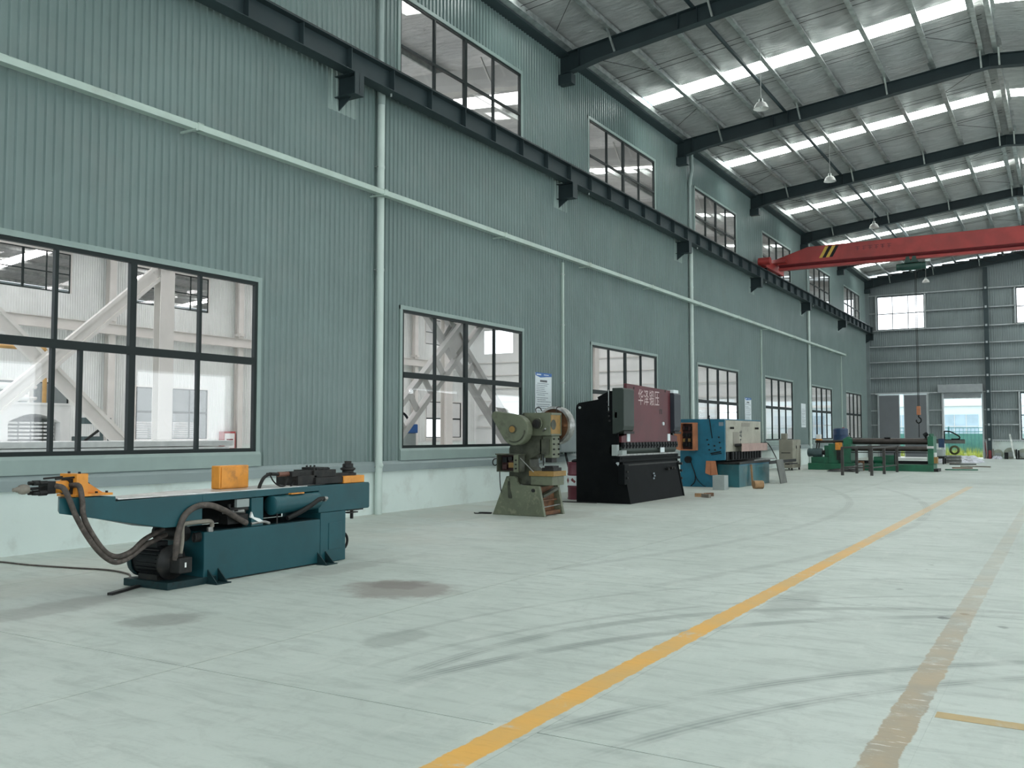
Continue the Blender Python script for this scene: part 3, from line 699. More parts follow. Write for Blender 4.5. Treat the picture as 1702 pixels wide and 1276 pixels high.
# ================================================================== END WALL
wall_end = thing('wall_end', None, None, (0, 0, 0), kind='structure')
EH = [(-11.22, -8.20, 8.72, 11.05), (-2.75, 0.30, 8.72, 11.05), (-11.20, -8.16, 0.0, 4.30), (-7.16, -4.86, 0.0, 4.22), (-2.66, 0.4, 1.25, 4.25)]
x = XL - .02; n_ = 0
while x < XR:
    x1 = min(x + SHW, XR + .1)
    loc_h = [(h[0] - x, h[1] - x, h[2], h[3]) for h in EH]
    top = roofz((x + x1) / 2) + .24
    me = sheet_mesh('cladding_sheet', -.004, x1 - x + .004, 1.12 if not any(h[0] < (x + x1) / 2 < h[1] and h[2] == 0 for h in EH) else 0.0, top, loc_h, mat='clad_end')
    inst('cladding_sheet', me, (x, YE, 0), wall_end, (0, 0, -math.pi / 2))
    x = x1
# (sheet u axis runs along +Y before the turn: after -90 deg about Z u runs along +X, ribs towards -Y)
for a, b in ((XL, -11.25), (-8.10, -7.20), (-4.82, XR)):
    MB().box(a, b, YE - .02, YE + .14, 0, 1.15).build('plinth', 'plinth', wall_end)
    MB().box(a, b, YE - .10, YE + .02, 1.15, 1.24).build('flashing', 'girt', wall_end)
gz = [11.12, 9.88, 8.68, 7.57, 6.50, 5.42, 4.36, 3.18, 2.20]
def girt_spans(z):
    hs = sorted((h[0] - .06, h[1] + .06) for h in EH if h[2] < z - .03 < h[3] - .1)
    x0 = XL + .05; out = []
    for a, b in hs:
        if a > x0: out.append((x0, a))
        x0 = b
    out.append((x0, XR)); return out
for z in gz:
    for a, b in girt_spans(z):
        MB().box(a, b, YE - .19, YE - .185, z - .035, z + .035).box(a, b, YE - .19, YE - .02, z + .03, z + .035).build('girt', 'girt', wall_end)
for x, lb in ((-4.47, None), (3.2, None)):
    m = MB().box(x - .13, x + .13, YE - .40, YE - .388, 0, roofz(x) - .5).box(x - .13, x + .13, YE - .20, YE - .188, 0, roofz(x) - .5).box(x - .006, x + .006, YE - .388, YE - .20, 0, roofz(x) - .5)
    m.build('wind_column', 'steel_dark', wall_end)
    for z in gz + [1.25]:
        MB().box(x - .06, x + .06, YE - .42, YE - .40, z - .07, z + .07).build('girt_cleat', 'girt', wall_end)
m = MB().box(XL, XL + .25, YE - .30, YE - .03, 0, 12.0)
m.build('corner_column', 'clad_end', wall_end)
for h in EH:
    for xx in (h[0] - .05, h[1] + .05):
        MB().box(xx - .045, xx + .045, YE - .19, YE - .02, max(0, h[2] - .06), h[3] + .06).build('jamb_post', 'girt', wall_end)
# end-wall windows
def end_window(h, mull, zt):
    WN[0] += 1; w = thing('window_%d' % WN[0], None, None, (0, 0, 0), kind='structure')
    m = MB(); x0, x1, z0, z1 = h
    m.box(x0, x0 + .05, YE - .03, YE + .05, z0, z1).box(x1 - .05, x1, YE - .03, YE + .05, z0, z1).box(x0 + .05, x1 - .05, YE - .03, YE + .05, z0, z0 + .05).box(x0 + .05, x1 - .05, YE - .03, YE + .05, z1 - .05, z1)
    m.build('window_frame', 'frame', w)
    MB().box(x0 + .05, x1 - .05, YE - .03, YE + .04, zt - .025, zt + .025).build('transom', 'frame', w)
    xs = [x0 + .05] + [x0 + (x1 - x0) * f for f in mull] + [x1 - .05]
    for q in xs[1:-1]: MB().box(q - .02, q + .02, YE - .03, YE + .04, z0 + .05, z1 - .05).build('mullion', 'frame', w)
    for a, b in zip(xs, xs[1:]):
        for p, q in ((z0 + .05, zt - .025), (zt + .025, z1 - .05)):
            MB().box(a, b, YE, YE + .006, p, q).build('pane', 'glass', w)
for i in (0, 1, 4): end_window(EH[i], (.33, .66) if i < 2 else (.25, .5, .75), 9.83 if i < 2 else 2.8)
# roller shutter doorway, open
d1 = thing('door_1', None, None, (0, 0, 0), kind='structure')
MB().box(-7.46, -4.78, YE - .45, YE - .02, 4.32, 4.86).build('shutter_box', 'shutter', d1, bevel=.02)
MB().box(-7.13, -4.89, YE - .12, YE - .09, 3.98, 4.32).build('shutter_curtain', 'shutter', d1)
MB().box(-7.13, -4.89, YE - .14, YE - .07, 3.92, 3.98).build('bottom_rail', 'galv', d1)
for x in (-7.20, -4.82): MB().box(x - .05, x + .05, YE - .16, YE + .02, 0, 4.32).build('guide_rail', 'girt', d1)
for x in (-7.16, -4.86):
    s_ = 1 if x < -6 else -1
    MB().box(x, x + .02 * s_, YE + .02, YE + .26, 0, 4.2).build('reveal', 'white_steel', d1)
# sliding door, two leaves a hand apart
d2 = thing('door_2', None, None, (0, 0, 0), kind='structure')
for a, b in ((-11.22, -9.86), (-9.60, -8.14)):
    lf = MB().box(a, b, YE - .26, YE - .21, .04, 4.24).build('door_leaf', 'slide_door', d2)
    m = MB()
    for xx in (a, b - .05): m.box(xx, xx + .05, YE - .275, YE - .20, .03, 4.26)
    m.box(a + .05, b - .05, YE - .275, YE - .20, 4.2, 4.26)
    m.build('leaf_frame', 'girt', lf)
MB().box(-11.4, -8.0, YE - .30, YE - .20, 4.28, 4.40).build('door_track', 'girt', d2)

# ================================================================== OUTSIDE, seen through the doorway
og = MB().box(-80, 60, YE + .42, 160, -.32, -.06).build('ground', 'outside_ground', kind='structure')
gm = MB(); r_ = random.Random(5)
for _ in range(2600):
    x = r_.uniform(-16, 4); y = r_.uniform(74.0, 75.6); h = r_.uniform(.2, .75); a = r_.uniform(0, 3.14); w = .03
    dx, dy = math.cos(a) * w, math.sin(a) * w; lx, ly = r_.uniform(-.1, .1), r_.uniform(-.1, .1)
    gm.add([(x - dx, y - dy, -.06), (x + dx, y + dy, -.06), (x + lx, y + ly, h)], [(0, 1, 2)])
gr = gm.build('grass', 'grass', loc=(-6, 75, -.06)); gr['kind'] = 'stuff'; gr['label'] = 'yellow green grass strip at the foot of the yard fence'; gr['category'] = 'grass'
fe = thing('yard_fence', 'teal bar fence with green hoarding seen through the open shutter doorway', 'fence', (-6, 76, 0))
MB().box(-16, 4, 76.05, 76.09, .2, 1.62).build('hoarding', 'fence_panel', fe)
for z in (.35, 1.76, 2.04): MB().box(-16, 4, 75.97, 76.03, z - .025, z + .025).build('rail', 'fence', fe)
me = MB().box(-.014, .014, -.014, .014, 0, 2.05).mesh('bar'); me.materials.append(M['fence'])
for i in range(78): inst('bar', me, (-15.9 + i * .255 + 6, 0, 0), fe)
me = MB().box(-.05, .05, -.05, .05, -.06, 2.15).mesh('post'); me.materials.append(M['fence'])
for i in range(8): inst('post', me, (-15.2 + i * 2.5 + 6, .06, 0), fe)
bd = thing('factory_building', 'pale blue factory building beyond the yard fence', 'building', (-9, 96, 0))
MB().box(-26, 14, 96, 104, -.1, 11).build('facade', 'facade', bd)
for i in range(8):
    for z0 in (1.2, 5.6):
        x = -24 + i * 4.6
        w = MB().box(x, x + 3.0, 95.9, 96.0, z0, z0 + 2.2).build('window', 'facade_glass', bd)
        MB().box(x + .98, x + 1.02, 95.86, 95.9, z0, z0 + 2.2).box(x + 1.98, x + 2.02, 95.86, 95.9, z0, z0 + 2.2).box(x, x + 3, 95.86, 95.9, z0 + 1.08, z0 + 1.13).build('mullion', 'white_steel', w)
for z in (4.2, 8.6): MB().box(-26, 14, 95.8, 96, z, z + .25).build('ledge', 'white_steel', bd)

# ================================================================== NEIGHBOURING HALL (seen through the windows)
wall_far = thing('wall_far', None, None, (0, 0, 0), kind='structure')
fsh = [sheet_mesh('cladding_sheet', i * SHW + .0015, (i + 1) * SHW - .0015, .9, 12.4, [LOW, UPP], mat='clad_white') for i in range(11)]
for k in range(0, 6):
    for i in range(11): inst('cladding_sheet', fsh[i], (NB, YB + k * BAY, 0), wall_far)
MB().box(NB - .2, NB + .012, YB - 20, YE, 0, .98).build('plinth', 'plinth', wall_far)
MB().box(NB - .2, NB - .02, -16, YB, .98, 12.4).build('cladding_panel', 'clad_white', wall_far)
for k in range(1, 6):
    d = k * BAY
    window(NB, 1, 15.52 + d, 20.51 + d, 1.30, 4.21, tuple(y + d for y in lowm), 2.84, None, transom_h=.12, trim='white_steel')
    window(NB, 1, 15.39 + d, 20.45 + d, 8.87, 10.90, tuple(y + d for y in upm), 9.83, sill=False, fw=.045, transom_h=.05, trim='white_steel')
MB().box(XL - .20, XL - .17, YF, YE, 0.0, 0.98).build('liner', 'clad_white', wall_far)
# roofs of the next two halls
N1 = -28.4
def nz(x): return 12.2 + .085 * (16 - abs(x - N1))
def nz2(x): return 12.2 + .085 * (10 - abs(x + 54.4))
ceiling_next = thing('ceiling_next', None, None, (0, 0, 0), kind='structure')
for k in range(-1, 6):
    a, b = YB + k * BAY, YB + (k + 1) * BAY
    for zf, x0, x1, sets in ((nz, NB, N1, 1), (nz, N1, XL - .1, 1), (nz2, -64.4, -54.4, 1), (nz2, -54.4, NB, 1)):
        s0 = a + 2.8; sw = 1.1
        for p, q in ((a, s0), (s0 + sw, b)):
            MB().add([(x0, p, zf(x0) + .2), (x1, p, zf(x1) + .2), (x1, q, zf(x1) + .2), (x0, q, zf(x0) + .2)], [(0, 1, 2, 3)]).build('insulation_sheet', 'foil2', ceiling_next)
        MB().prism([(x0 + .3, zf(x0 + .3) + .21), (x1 - .3, zf(x1 - .3) + .21), (x1 - .3, zf(x1 - .3) + .24), (x0 + .3, zf(x0 + .3) + .24)], 'y', s0, s0 + sw).build('skylight_panel', 'frp2', ceiling_next)
for i in range(12):
    x = NB + 1.1 + i * 2.7
    MB().box(x - .03, x + .03, 4, YE, nz(x), nz(x) + .2).build('purlin', 'galv', ceiling_next)
for i in range(8):
    x = -63.5 + i * 2.6
    MB().box(x - .03, x + .03, 4, YE, nz2(x), nz2(x) + .2).build('purlin', 'galv', ceiling_next)
wall_rear = MB().box(-64.6, -64.5, 0, YE, 0, 12.4).build('wall_rear', 'clad_end', kind='structure')
# end wall of the next halls with bright openings
wall_end_next = thing('wall_end_next', None, None, (0, 0, 0), kind='structure')
hs = [(-43.45, -40.53, 8.5, 10.5), (-36.2, -33.2, 8.5, 10.5), (-24, -21, 8.5, 10.5), (-17, -14.2, 8.5, 10.5), (-41.6, -40.0, .3, 3.3), (-50.5, -47, 0, 3), (-34.5, -31.5, .9, 3.9), (-22.5, -19.5, .9, 3.9), (-16.8, -14.0, .9, 3.9)]
pierced2 = MB(); cols = sorted(set([-64.5, XL - .2] + [h[i] for h in hs for i in (0, 1)]))
for a, b in zip(cols, cols[1:]):
    mm = (a + b) / 2; cuts = sorted((h[2], h[3]) for h in hs if h[0] < mm < h[1]); zz = 0
    for c in cuts:
        if c[0] > zz: pierced2.box(a, b, YE - .05, YE + .05, zz, c[0])
        zz = c[1]
    pierced2.box(a, b, YE - .05, YE + .05, zz, 14)
pierced2.build('cladding_panel', 'clad_white', wall_end_next)
for z in (2.2, 3.2, 4.4, 5.5, 6.6, 7.7): MB().box(-44, XL - .3, YE - .18, YE - .06, z - .03, z + .03).build('girt', 'white_steel', wall_end_next)
# white frames of the next hall
def hcol(x, y, h, label, w=.50, dpt=.36, grp='white columns of the next hall', mat='white_steel'):
    c = thing('steel_column', label, 'column', (x, y, 0), grp)
    MB().box(x - dpt / 2, x - dpt / 2 + .016, y - w / 2, y + w / 2, 0, h).build('flange', mat, c)
    MB().box(x + dpt / 2 - .016, x + dpt / 2, y - w / 2, y + w / 2, 0, h).build('flange', mat, c)
    MB().box(x - dpt / 2 + .016, x + dpt / 2 - .016, y - .008, y + .008, 0, h).build('web', mat, c)
    MB().box(x - dpt / 2 - .15, x + dpt / 2 + .15, y - .16, y + .16, 7.62, 7.78).build('corbel', mat, c)
    return c
for k in (0, 1, 2, 3, 4, 5):
    hcol(N1, YB + k * BAY, nz(N1) - .5, 'white middle column of the next hall, ' + ['first of its row from the near end', 'second of its row, at the braced bay seen through the first window', 'third of its row from the near end', 'fourth of its row, behind the grey cross brace of the second window', 'fifth of its row', 'last of its row before the end wall'][k], w=.62)
for k in (1, 2, 3, 4, 5):
    hcol(NB + .3, YB + k * BAY, 12.2, 'white wall column of the next hall, ' + ['at the near end of the far wall', 'between the two far window groups of the first window view', 'beside the red hose cabinet', 'fourth along the far wall', 'last along the far wall'][k - 1], w=.40, grp='white wall columns of the next hall')
for x, zf, x0, x1 in ((N1, nz, NB, XL - .2),):
    for k in range(-1, 7):
        y = YB + min(k, 5.97) * BAY
        r = thing('roof_rafter', 'white roof rafter of the next hall, ' + (ORD[k + 1]) + ' frame from the near end', 'rafter', (x, y, 12), 'white rafters of the next hall')
        for (p, q) in ((x0, x), (x, x1)):
            MB().prism([(p, zf(p) - (.75 if abs(p - x) > 1 else .45)), (q, zf(q) - (.75 if abs(q - x) > 1 else .45)), (q, zf(q)), (p, zf(p))], 'y', y - .008, y + .008).build('web', 'white_steel', r)
            MB().prism([(p, zf(p) - (.77 if abs(p - x) > 1 else .47)), (q, zf(q) - (.77 if abs(q - x) > 1 else .47)), (q, zf(q) - (.74 if abs(q - x) > 1 else .44)), (p, zf(p) - (.74 if abs(p - x) > 1 else .44))], 'y', y - .14, y + .14).build('bottom_flange', 'white_steel', r)
        for s_ in (-1, 1):
            MB().bar((XL - 2.2, y + s_ * .7, nz(XL - 2.2)), (XL - 2.2, y + s_ * .1, nz(XL - 2.2) - .6), .05, .05).build('fly_brace', 'white_steel', r)
# crane beams and trays on the far wall and over the middle columns
def simple_beam(name, label, cat, x, y0, y1, z0, z1, hw, mat='white_steel', grp=None):
    b = thing(name, label, cat, (x, y0, z0), grp)
    MB().box(x - .006, x + .006, y0, y1, z0 + .02, z1 - .02).build('web', mat, b)
    MB().box(x - hw, x + hw, y0, y1, z1 - .02, z1).build('top_flange', mat, b)
    MB().box(x - hw, x + hw, y0, y1, z0, z0 + .02).build('bottom_flange', mat, b)
    return b
simple_beam('crane_beam', 'white crane beam on the far wall of the next hall', 'beam', NB + .62, 6, YE - .2, 6.9, 7.45, .16)
simple_beam('crane_beam', 'white crane beam over the middle columns of the next hall', 'beam', N1, 6, YE - .2, 7.80, 8.35, .2)
simple_beam('eave_beam', 'white eave beam along the far wall of the next hall', 'beam', NB + .35, 6, YE - .2, 11.25, 11.7, .15)
simple_beam('tie_beam', 'white tie beam seen through the first upper window', 'beam', -16.6, 13.0, 40, 11.05, 11.32, .12)
# X-braces
def xbrace(x, y0, y1, z0, z1, label, mat, laced, w):
    b = thing('cross_brace', label, 'brace', (x, y0, 0), 'cross braces')
    for (p, q, s_) in (((y0, z0), (y1, z1), 1), ((y0, z1), (y1, z0), -1)):
        P, Q = Vector((x, p[0], p[1])), Vector((x, q[0], q[1])); d = (Q - P).normalized(); nn = Vector((0, -d.z, d.y))
        arm = thing('brace_arm', None, None, (0, 0, 0)); arm.parent = b; arm.location = (-x, -y0, 0)
        LOC[arm.name] = (0, 0, 0)
        for t in (-1, 1):
            MB().bar(P + nn * w * t + Vector((.075 * s_, 0, 0)), Q + nn * w * t + Vector((.075 * s_, 0, 0)), .15, .12, nn).build('chord', mat, arm)
        L = (Q - P).length; n = int(L / (w * 2.4))
        m = MB()
        for i in range(n):
            a = P + d * (L * (i + .5) / n)
            if laced: m.bar(a - nn * w + Vector((.075 * s_, 0, 0)), a + nn * w + Vector((.075 * s_, 0, 0)), .03, .16, d)
        if laced: m.build('batten', mat, arm)
        else: MB().bar(P + Vector((.075 * s_, 0, 0)), Q + Vector((.075 * s_, 0, 0)), .012, w * 2, nn).build('web', mat, arm)
    cy, cz = (y0 + y1) / 2, (z0 + z1) / 2
    MB().prism([(cy - .5, cz), (cy, cz - .45), (cy + .5, cz), (cy, cz + .45)], 'x', x - .013, x + .013).build('gusset_plate', mat, b)
    return b
xbrace(XL - .42, YB + .1, YB + BAY - .1, -.0, 7.5, 'grey laced cross brace behind the second lower window', 'brace', True, .26)
xbrace(N1, YB + .2, YB + BAY - .2, .1, 7.6, 'white cross brace between the middle columns, behind the first lower window', 'white_steel', False, .20)

# stored things in the next hall
for i in range(9):
    z = .12 + i * .148
    o = MB().box(-18.9, -17.7, 4.6 + .05 * (i % 3), 16.25 - .12 * (i % 2), z + .008, z + .14).build('wrapped_board', 'roller', loc=(-18.3, 10.5, z), bevel=.012)
    tag(o, 'long white wrapped board behind the first lower window, ' + (['lowest'] + [w + ' from the bottom' for w in ORD[1:8]] + ['topmost'])[i] + ' of its stack', 'board', 'white boards stacked in the next hall')
o = MB()
for y in (5.5, 8.4, 11.3, 14.2): o.box(-18.95, -17.65, y, y + .12, 0, .12)
tag(o.build('pallet_bearer', 'wood', loc=(-18.3, 10, 0)), 'timber bearers under the stack of white boards', 'bearer')
for i in range(6):
    z = .1 + i * .2
    o = MB().box(-15.3, -14.3, 18.9 + .04 * (i % 2), 21.5, z + .01, z + .19).build('wrapped_board', 'roller', loc=(-14.8, 20, z), bevel=.02)
    tag(o, 'white wrapped bundle behind the second lower window, ' + (['lowest'] + [w + ' from the bottom' for w in ORD[1:5]] + ['topmost'])[i] + ' of its stack', 'bundle', 'white bundles outside the second window')
MB().box(-15.2, -14.4, 19.2, 19.3, 0, .1).box(-15.2, -14.4, 21, 21.1, 0, .1).build('pallet_bearer', 'wood', loc=(-14.8, 18.5, 0))
tag(bpy.data.objects['pallet_bearer.001'], 'timber bearers under the white bundles', 'bearer')
cb = thing('control_cabinet', 'grey control cabinet with blue top seen through the second lower window', 'cabinet', (-15.3, 17.0, 0))
cb.location = (-14.3, 18.2, 0); LOC[cb.name] = (-14.3, 18.2, 0)
MB().box(-14.7, -13.9, 17.75, 18.65, 0, 1.62).build('body', 'grey_box', cb, bevel=.02)
MB().box(-14.73, -13.87, 17.72, 18.68, 1.62, 1.84).build('top_band', 'print_blue', cb, bevel=.02)
MB().tube([(-14.1, 18.1, 1.84), (-14.1, 18.15, 2.05), (-14.1, 18.4, 2.1), (-14.05, 18.62, 1.8), (-14.0, 18.72, 1.2), (-14.0, 18.75, .3)], .03, 8).build('hose', 'black_rubber', cb, smooth=True)
bo = thing('spray_booth', 'white booth with an arched opening holding stacked trays, behind the first window', 'booth', (-34, 21.4, 0))
arch = [(20.25, 0), (20.25, 2.05)] + [(20.25 + 2.1 * i / 10, 2.05 + .32 * math.sin(math.pi * i / 10)) for i in range(1, 10)] + [(22.35, 2.05), (22.35, 0)]
m = MB(); out = [(19.8, 0), (19.8, 2.72), (22.75, 2.72), (22.75, 0)]
m.prism([(19.8, 0), (20.25, 0), (20.25, 2.05), (20.25, 2.72), (19.8, 2.72)], 'x', -35.6, -34)
m.prism([(22.35, 0), (22.75, 0), (22.75, 2.72), (22.35, 2.72), (22.35, 2.05)], 'x', -35.6, -34)
ap = [(20.25 + 2.1 * i / 10, 2.05 + .32 * math.sin(math.pi * i / 10)) for i in range(11)]
for (p, q) in zip(ap, ap[1:]): m.prism([p, q, (q[0], 2.72), (p[0], 2.72)], 'x', -35.6, -34)
m.box(-35.7, -35.6, 19.8, 22.75, 0, 2.72).box(-35.7, -33.95, 19.75, 22.8, 2.72, 2.80)
m.build('shell', 'white', bo)
for c in range(4):
    for i in range(14):
        z = .1 + i * .145
        o = MB().box(-34.75, -34.25, 20.33 + c * .5, 20.33 + c * .5 + .43, z, z + .075).build('tray', 'white', loc=(-34.5, 20.5 + c * .5, z))
        tag(o, 'white tray, %s from the bottom, %s column inside the arched booth' % ((ORD + ['eleventh', 'twelfth', 'thirteenth', 'fourteenth'])[i], ORD[c]), 'tray', 'trays stacked in the booth')
for i, (z, r) in enumerate(((3.50, .13), (3.05, .15))):
    t = thing('film_roll', ['upper', 'lower'][i] + ' long white roll on the rack above the arched booth', 'roll', (-36.02, 20, z), 'white rolls on the rack')
    MB().cyl((-36.02, 15.5, z), (-36.02, 22.2, z), r, 14).build('roll', 'roller', t, smooth=True)
    MB().cyl((-36.02, 22.2, z), (-36.02, 22.6, z), .05, 10).box(-36.19, -35.95, 22.44, 22.56, z - .08, z - .05).box(-36.19, -35.95, 15.62, 15.74, z - r - .03, z - r).build('core', 'white_steel', t, smooth=True)
rk = thing('roll_rack', 'white two-legged rack carrying the long rolls behind the first window', 'rack', (-36.27, 22.5, 0))
MB().box(-36.34, -36.19, 22.42, 22.58, 0, 4.1).build('upright', 'white_steel', rk)
MB().box(-36.34, -36.19, 15.6, 15.76, 0, 4.1).build('upright', 'white_steel', rk)
MB().bar((-36.27, 22.5, 2.6), (-36.27, 21.7, 1.7), .08, .08).bar((-36.27, 22.5, 2.6), (-36.27, 23.3, 1.7), .08, .08).build('strut', 'white_steel', rk)
pp = thing('process_pipe', 'ochre pipe crossing behind the cross brace of the next hall', 'pipe', (-38, 20, 5.2))
MB().cyl((-38, 14, 5.25), (-38, 24.2, 5.25), .09, 12).build('pipe', 'pipe_orange', pp, smooth=True)
MB().cyl((-38, 24.2, 5.25), (-38, 24.2, 0), .09, 12).build('drop_pipe', 'pipe_orange', pp, smooth=True)
hc = thing('hose_cabinet', 'red fire hose cabinet by the far wall column of the next hall', 'cabinet', (NB + .3, 39.9, .65))
MB().box(NB + .04, NB + .42, 39.5, 40.5, .62, 1.75).build('body', 'red', hc, bevel=.02)
MB().box(NB + .42, NB + .45, 39.62, 40.38, .74, 1.63).build('door', 'white', hc)
MB().box(NB + .45, NB + .46, 39.75, 40.25, .9, 1.3).build('door_glass', 'red_dark', hc)
for i in range(3):
    t = thing('pallet_stack', ['stack of white trays by the far wall, under the left part of the far window', 'stack of white trays by the far wall, under the right part of the far window', 'stack of white trays standing left of the middle column'][i], 'stack', (-46, 34 + i * 1.8, 0), 'white tray stacks beyond the far wall')
    for j in range(18):
        MB().box(-46.6, -45.6, 34 + i * 1.8, 35.4 + i * 1.8, .0 + j * .13, .10 + j * .13).build('tray', 'white', t)
mc = thing('machine_frame', 'dark machine frame with a lever standing beside the arched booth', 'machine', (-33.9, 23.6, 0))
MB().box(-34.4, -33.6, 23.1, 24.0, 0, 1.5).build('body', 'green_grey', mc, bevel=.03)
MB().bar((-33.6, 23.1, 1.3), (-33.6, 24.3, 2.1), .08, .08).build('lever', 'iron', mc)
MB().box(-34.3, -33.7, 23.2, 24.4, 2.0, 2.25).box(-34.3, -34.2, 24.3, 24.4, 0, 2.0).box(-33.8, -33.7, 24.3, 24.4, 0, 2.0).build('gantry', 'green_grey', mc)

# ================================================================== OVERHEAD CRANE, HOIST, LAMPS
YC = 43.0
cr = thing('overhead_crane', 'red single-girder overhead crane spanning the hall', 'crane', (RX, YC, 9.0))
x0, x1 = -11.1, XR - .75
g0 = [(x0 - .25, 9.35), (x0 - .25, 9.62), (x0 + 1.15, 10.05), (x1 - 1.15, 10.05), (x1 + .25, 9.62), (x1 + .25, 9.35)]
m = MB().prism(g0, 'y', YC - .20, YC - .188).prism(g0, 'y', YC + .188, YC + .20)
for p, q in zip(g0, g0[1:] + g0[:1]): m.bar((p[0], YC, p[1]), (q[0], YC, q[1]), .40, .012, (0, 0, 1) if abs(p[0] - q[0]) > .1 else (1, 0, 0))
m.build('girder', 'red_crane', cr)
m = MB().prism([(YC - .20, 9.42), (YC - .06, 9.25), (YC + .06, 9.25), (YC + .20, 9.42)], 'x', x0 - .2, x1 + .2)
m.build('tapered_soffit', 'red_dark', cr)
MB().box(x0 - .2, x1 + .2, YC - .008, YC + .008, 9.12, 9.26).box(x0 - .2, x1 + .2, YC - .15, YC + .15, 9.10, 9.125).box(x0 - .2, x1 + .2, YC - .15, YC - .14, 9.125, 9.20).build('running_flange', 'red_crane', cr)
for xe in (RBX, XR - .37):
    s_ = 1 if xe < 0 else -1
    e = MB().box(xe - .13, xe + .13, YC - 1.55, YC + 1.45, 9.08, 9.40).build('end_carriage', 'red_crane', cr, bevel=.02)
    for yy in (YC - 1.15, YC + 1.1):
        MB().cyl((xe - .05, yy, 9.135), (xe + .05, yy, 9.135), .115, 18).build('wheel', 'iron', e, smooth=True)
    MB().cyl((xe - .10 * s_, YC - 1.95, 9.26), (xe + .42 * s_, YC - 1.95, 9.26), .17, 16).box(xe - .08, xe + .08, YC - 1.85, YC - 1.72, 9.15, 9.36).build('travel_motor', 'red_crane', e, smooth=True)
    MB().box(xe - .10, xe + .10, YC - 1.72, YC - 1.55, 9.12, 9.36).build('buffer', 'red_dark', e)
    MB().prism([(YC - .5, 9.40), (YC + .5, 9.40), (YC + .25, 9.6), (YC - .25, 9.6)], 'x', min(xe, xe + .7 * s_), max(xe, xe + .7 * s_)).build('saddle', 'red_crane', cr)
for i, (a, mt) in enumerate(((-9.19, 'yellow'), (-9.04, 'black'), (-8.89, 'yellow'), (-8.74, 'black'))):
    MB().prism([(a - .28, 9.50), (a - .14, 9.50), (a + .14, 10.0), (a, 10.0)], 'y', YC - .206, YC - .201).build('warning_stripe', mt, cr)
m = MB(); r_ = random.Random(2)
for i in range(6):
    a = -7.9 + i * .26
    m.box(a, a + .19, YC - .205, YC - .201, 9.83, 9.86).box(a + .02, a + .17, YC - .205, YC - .201, 9.74, 9.77).box(a + .07, a + .11, YC - .205, YC - .201, 9.68, 9.86)
m.build('girder_lettering', 'red_dark', cr)
ho = thing('electric_hoist', 'dark green electric hoist hanging below the red crane girder', 'hoist', (-5.6, YC, 8.7))
MB().cyl((-6.05, YC, 8.80), (-5.25, YC, 8.80), .17, 18).build('drum_housing', 'hoist_green', ho, smooth=True)
MB().cyl((-6.25, YC, 8.80), (-6.05, YC, 8.80), .145, 18).build('motor_cap', 'hoist_green', ho, smooth=True)
MB().cyl((-5.25, YC, 8.80), (-5.08, YC, 8.80), .15, 18).build('gear_cap', 'hoist_green', ho, smooth=True)
for xx in (-5.78, -5.52): MB().prism([(xx - .13, 8.95), (xx + .13, 8.95), (xx + .06, 9.22), (xx - .06, 9.22)], 'y', YC - .17, YC - .15).prism([(xx - .13, 8.95), (xx + .13, 8.95), (xx + .06, 9.22), (xx - .06, 9.22)], 'y', YC + .15, YC + .17).build('trolley_plate', 'hoist_green', ho)
for xx in (-5.78, -5.52):
    for s_ in (-1, 1): MB().cyl((xx, YC + s_ * .07, 9.17), (xx, YC + s_ * .15, 9.17), .05, 12).build('trolley_wheel', 'iron', ho, smooth=True)
MB().box(-5.10, -4.90, YC - .10, YC + .10, 8.95, 9.05).build('limit_box', 'galv', ho)
MB().cyl((-5.52, YC - .03, 8.66), (-5.52, YC - .03, 2.75), .012, 6).cyl((-5.48, YC + .03, 8.66), (-5.48, YC + .03, 2.75), .012, 6).build('hoist_rope', 'iron', ho)
hb = MB().box(-5.58, -5.42, YC - .06, YC + .06, 2.40, 2.78).build('hook_block', 'faded_orange', ho, bevel=.03)
MB().tube([(-5.5, YC, 2.42), (-5.5, YC, 2.32), (-5.42, YC, 2.24), (-5.42, YC, 2.12), (-5.52, YC, 2.06), (-5.60, YC, 2.14), (-5.58, YC, 2.2)], .028, 8).build('hook', 'black', hb, smooth=True)
ch = thing('chain_sling', 'black chain sling hanging from the hoist hook over the green plate roll', 'sling', (-5.5, YC, 1.44))
m = MB()
for i in range(15):
    z = 2.06 - i * .042
    m.tube([(-5.5 + .016 * math.cos(t) * (i % 2), YC - .0 + .016 * math.cos(t) * (1 - i % 2), z + .028 * math.sin(t)) for t in [k * math.pi / 4 for k in range(8)]], .009, 5, 1, True)
m.build('chain', 'black', ch)
pw = MB(); pts = [(-3.2, 8.98), (-2.5, 8.72), (-1.8, 9.05), (-1.1, 8.74), (-.4, 9.05), (.4, 8.74), (1.1, 9.05)]
fs_ = thing('festoon_cable', 'black festoon cable looping under the crane girder', 'cable', (-2, YC + .12, 8.7))
MB().tube([(a, YC + .16, b) for a, b in pts], .012, 6, 6).build('cable', 'black_rubber', fs_, smooth=True)
for a, b in pts[2::2]: MB().box(a - .03, a + .03, YC + .13, YC + .17, b, 9.12).build('cable_runner', 'galv', fs_)
LAMPY = [26.5, 35.55, 44.7, 53.75, 62.6]
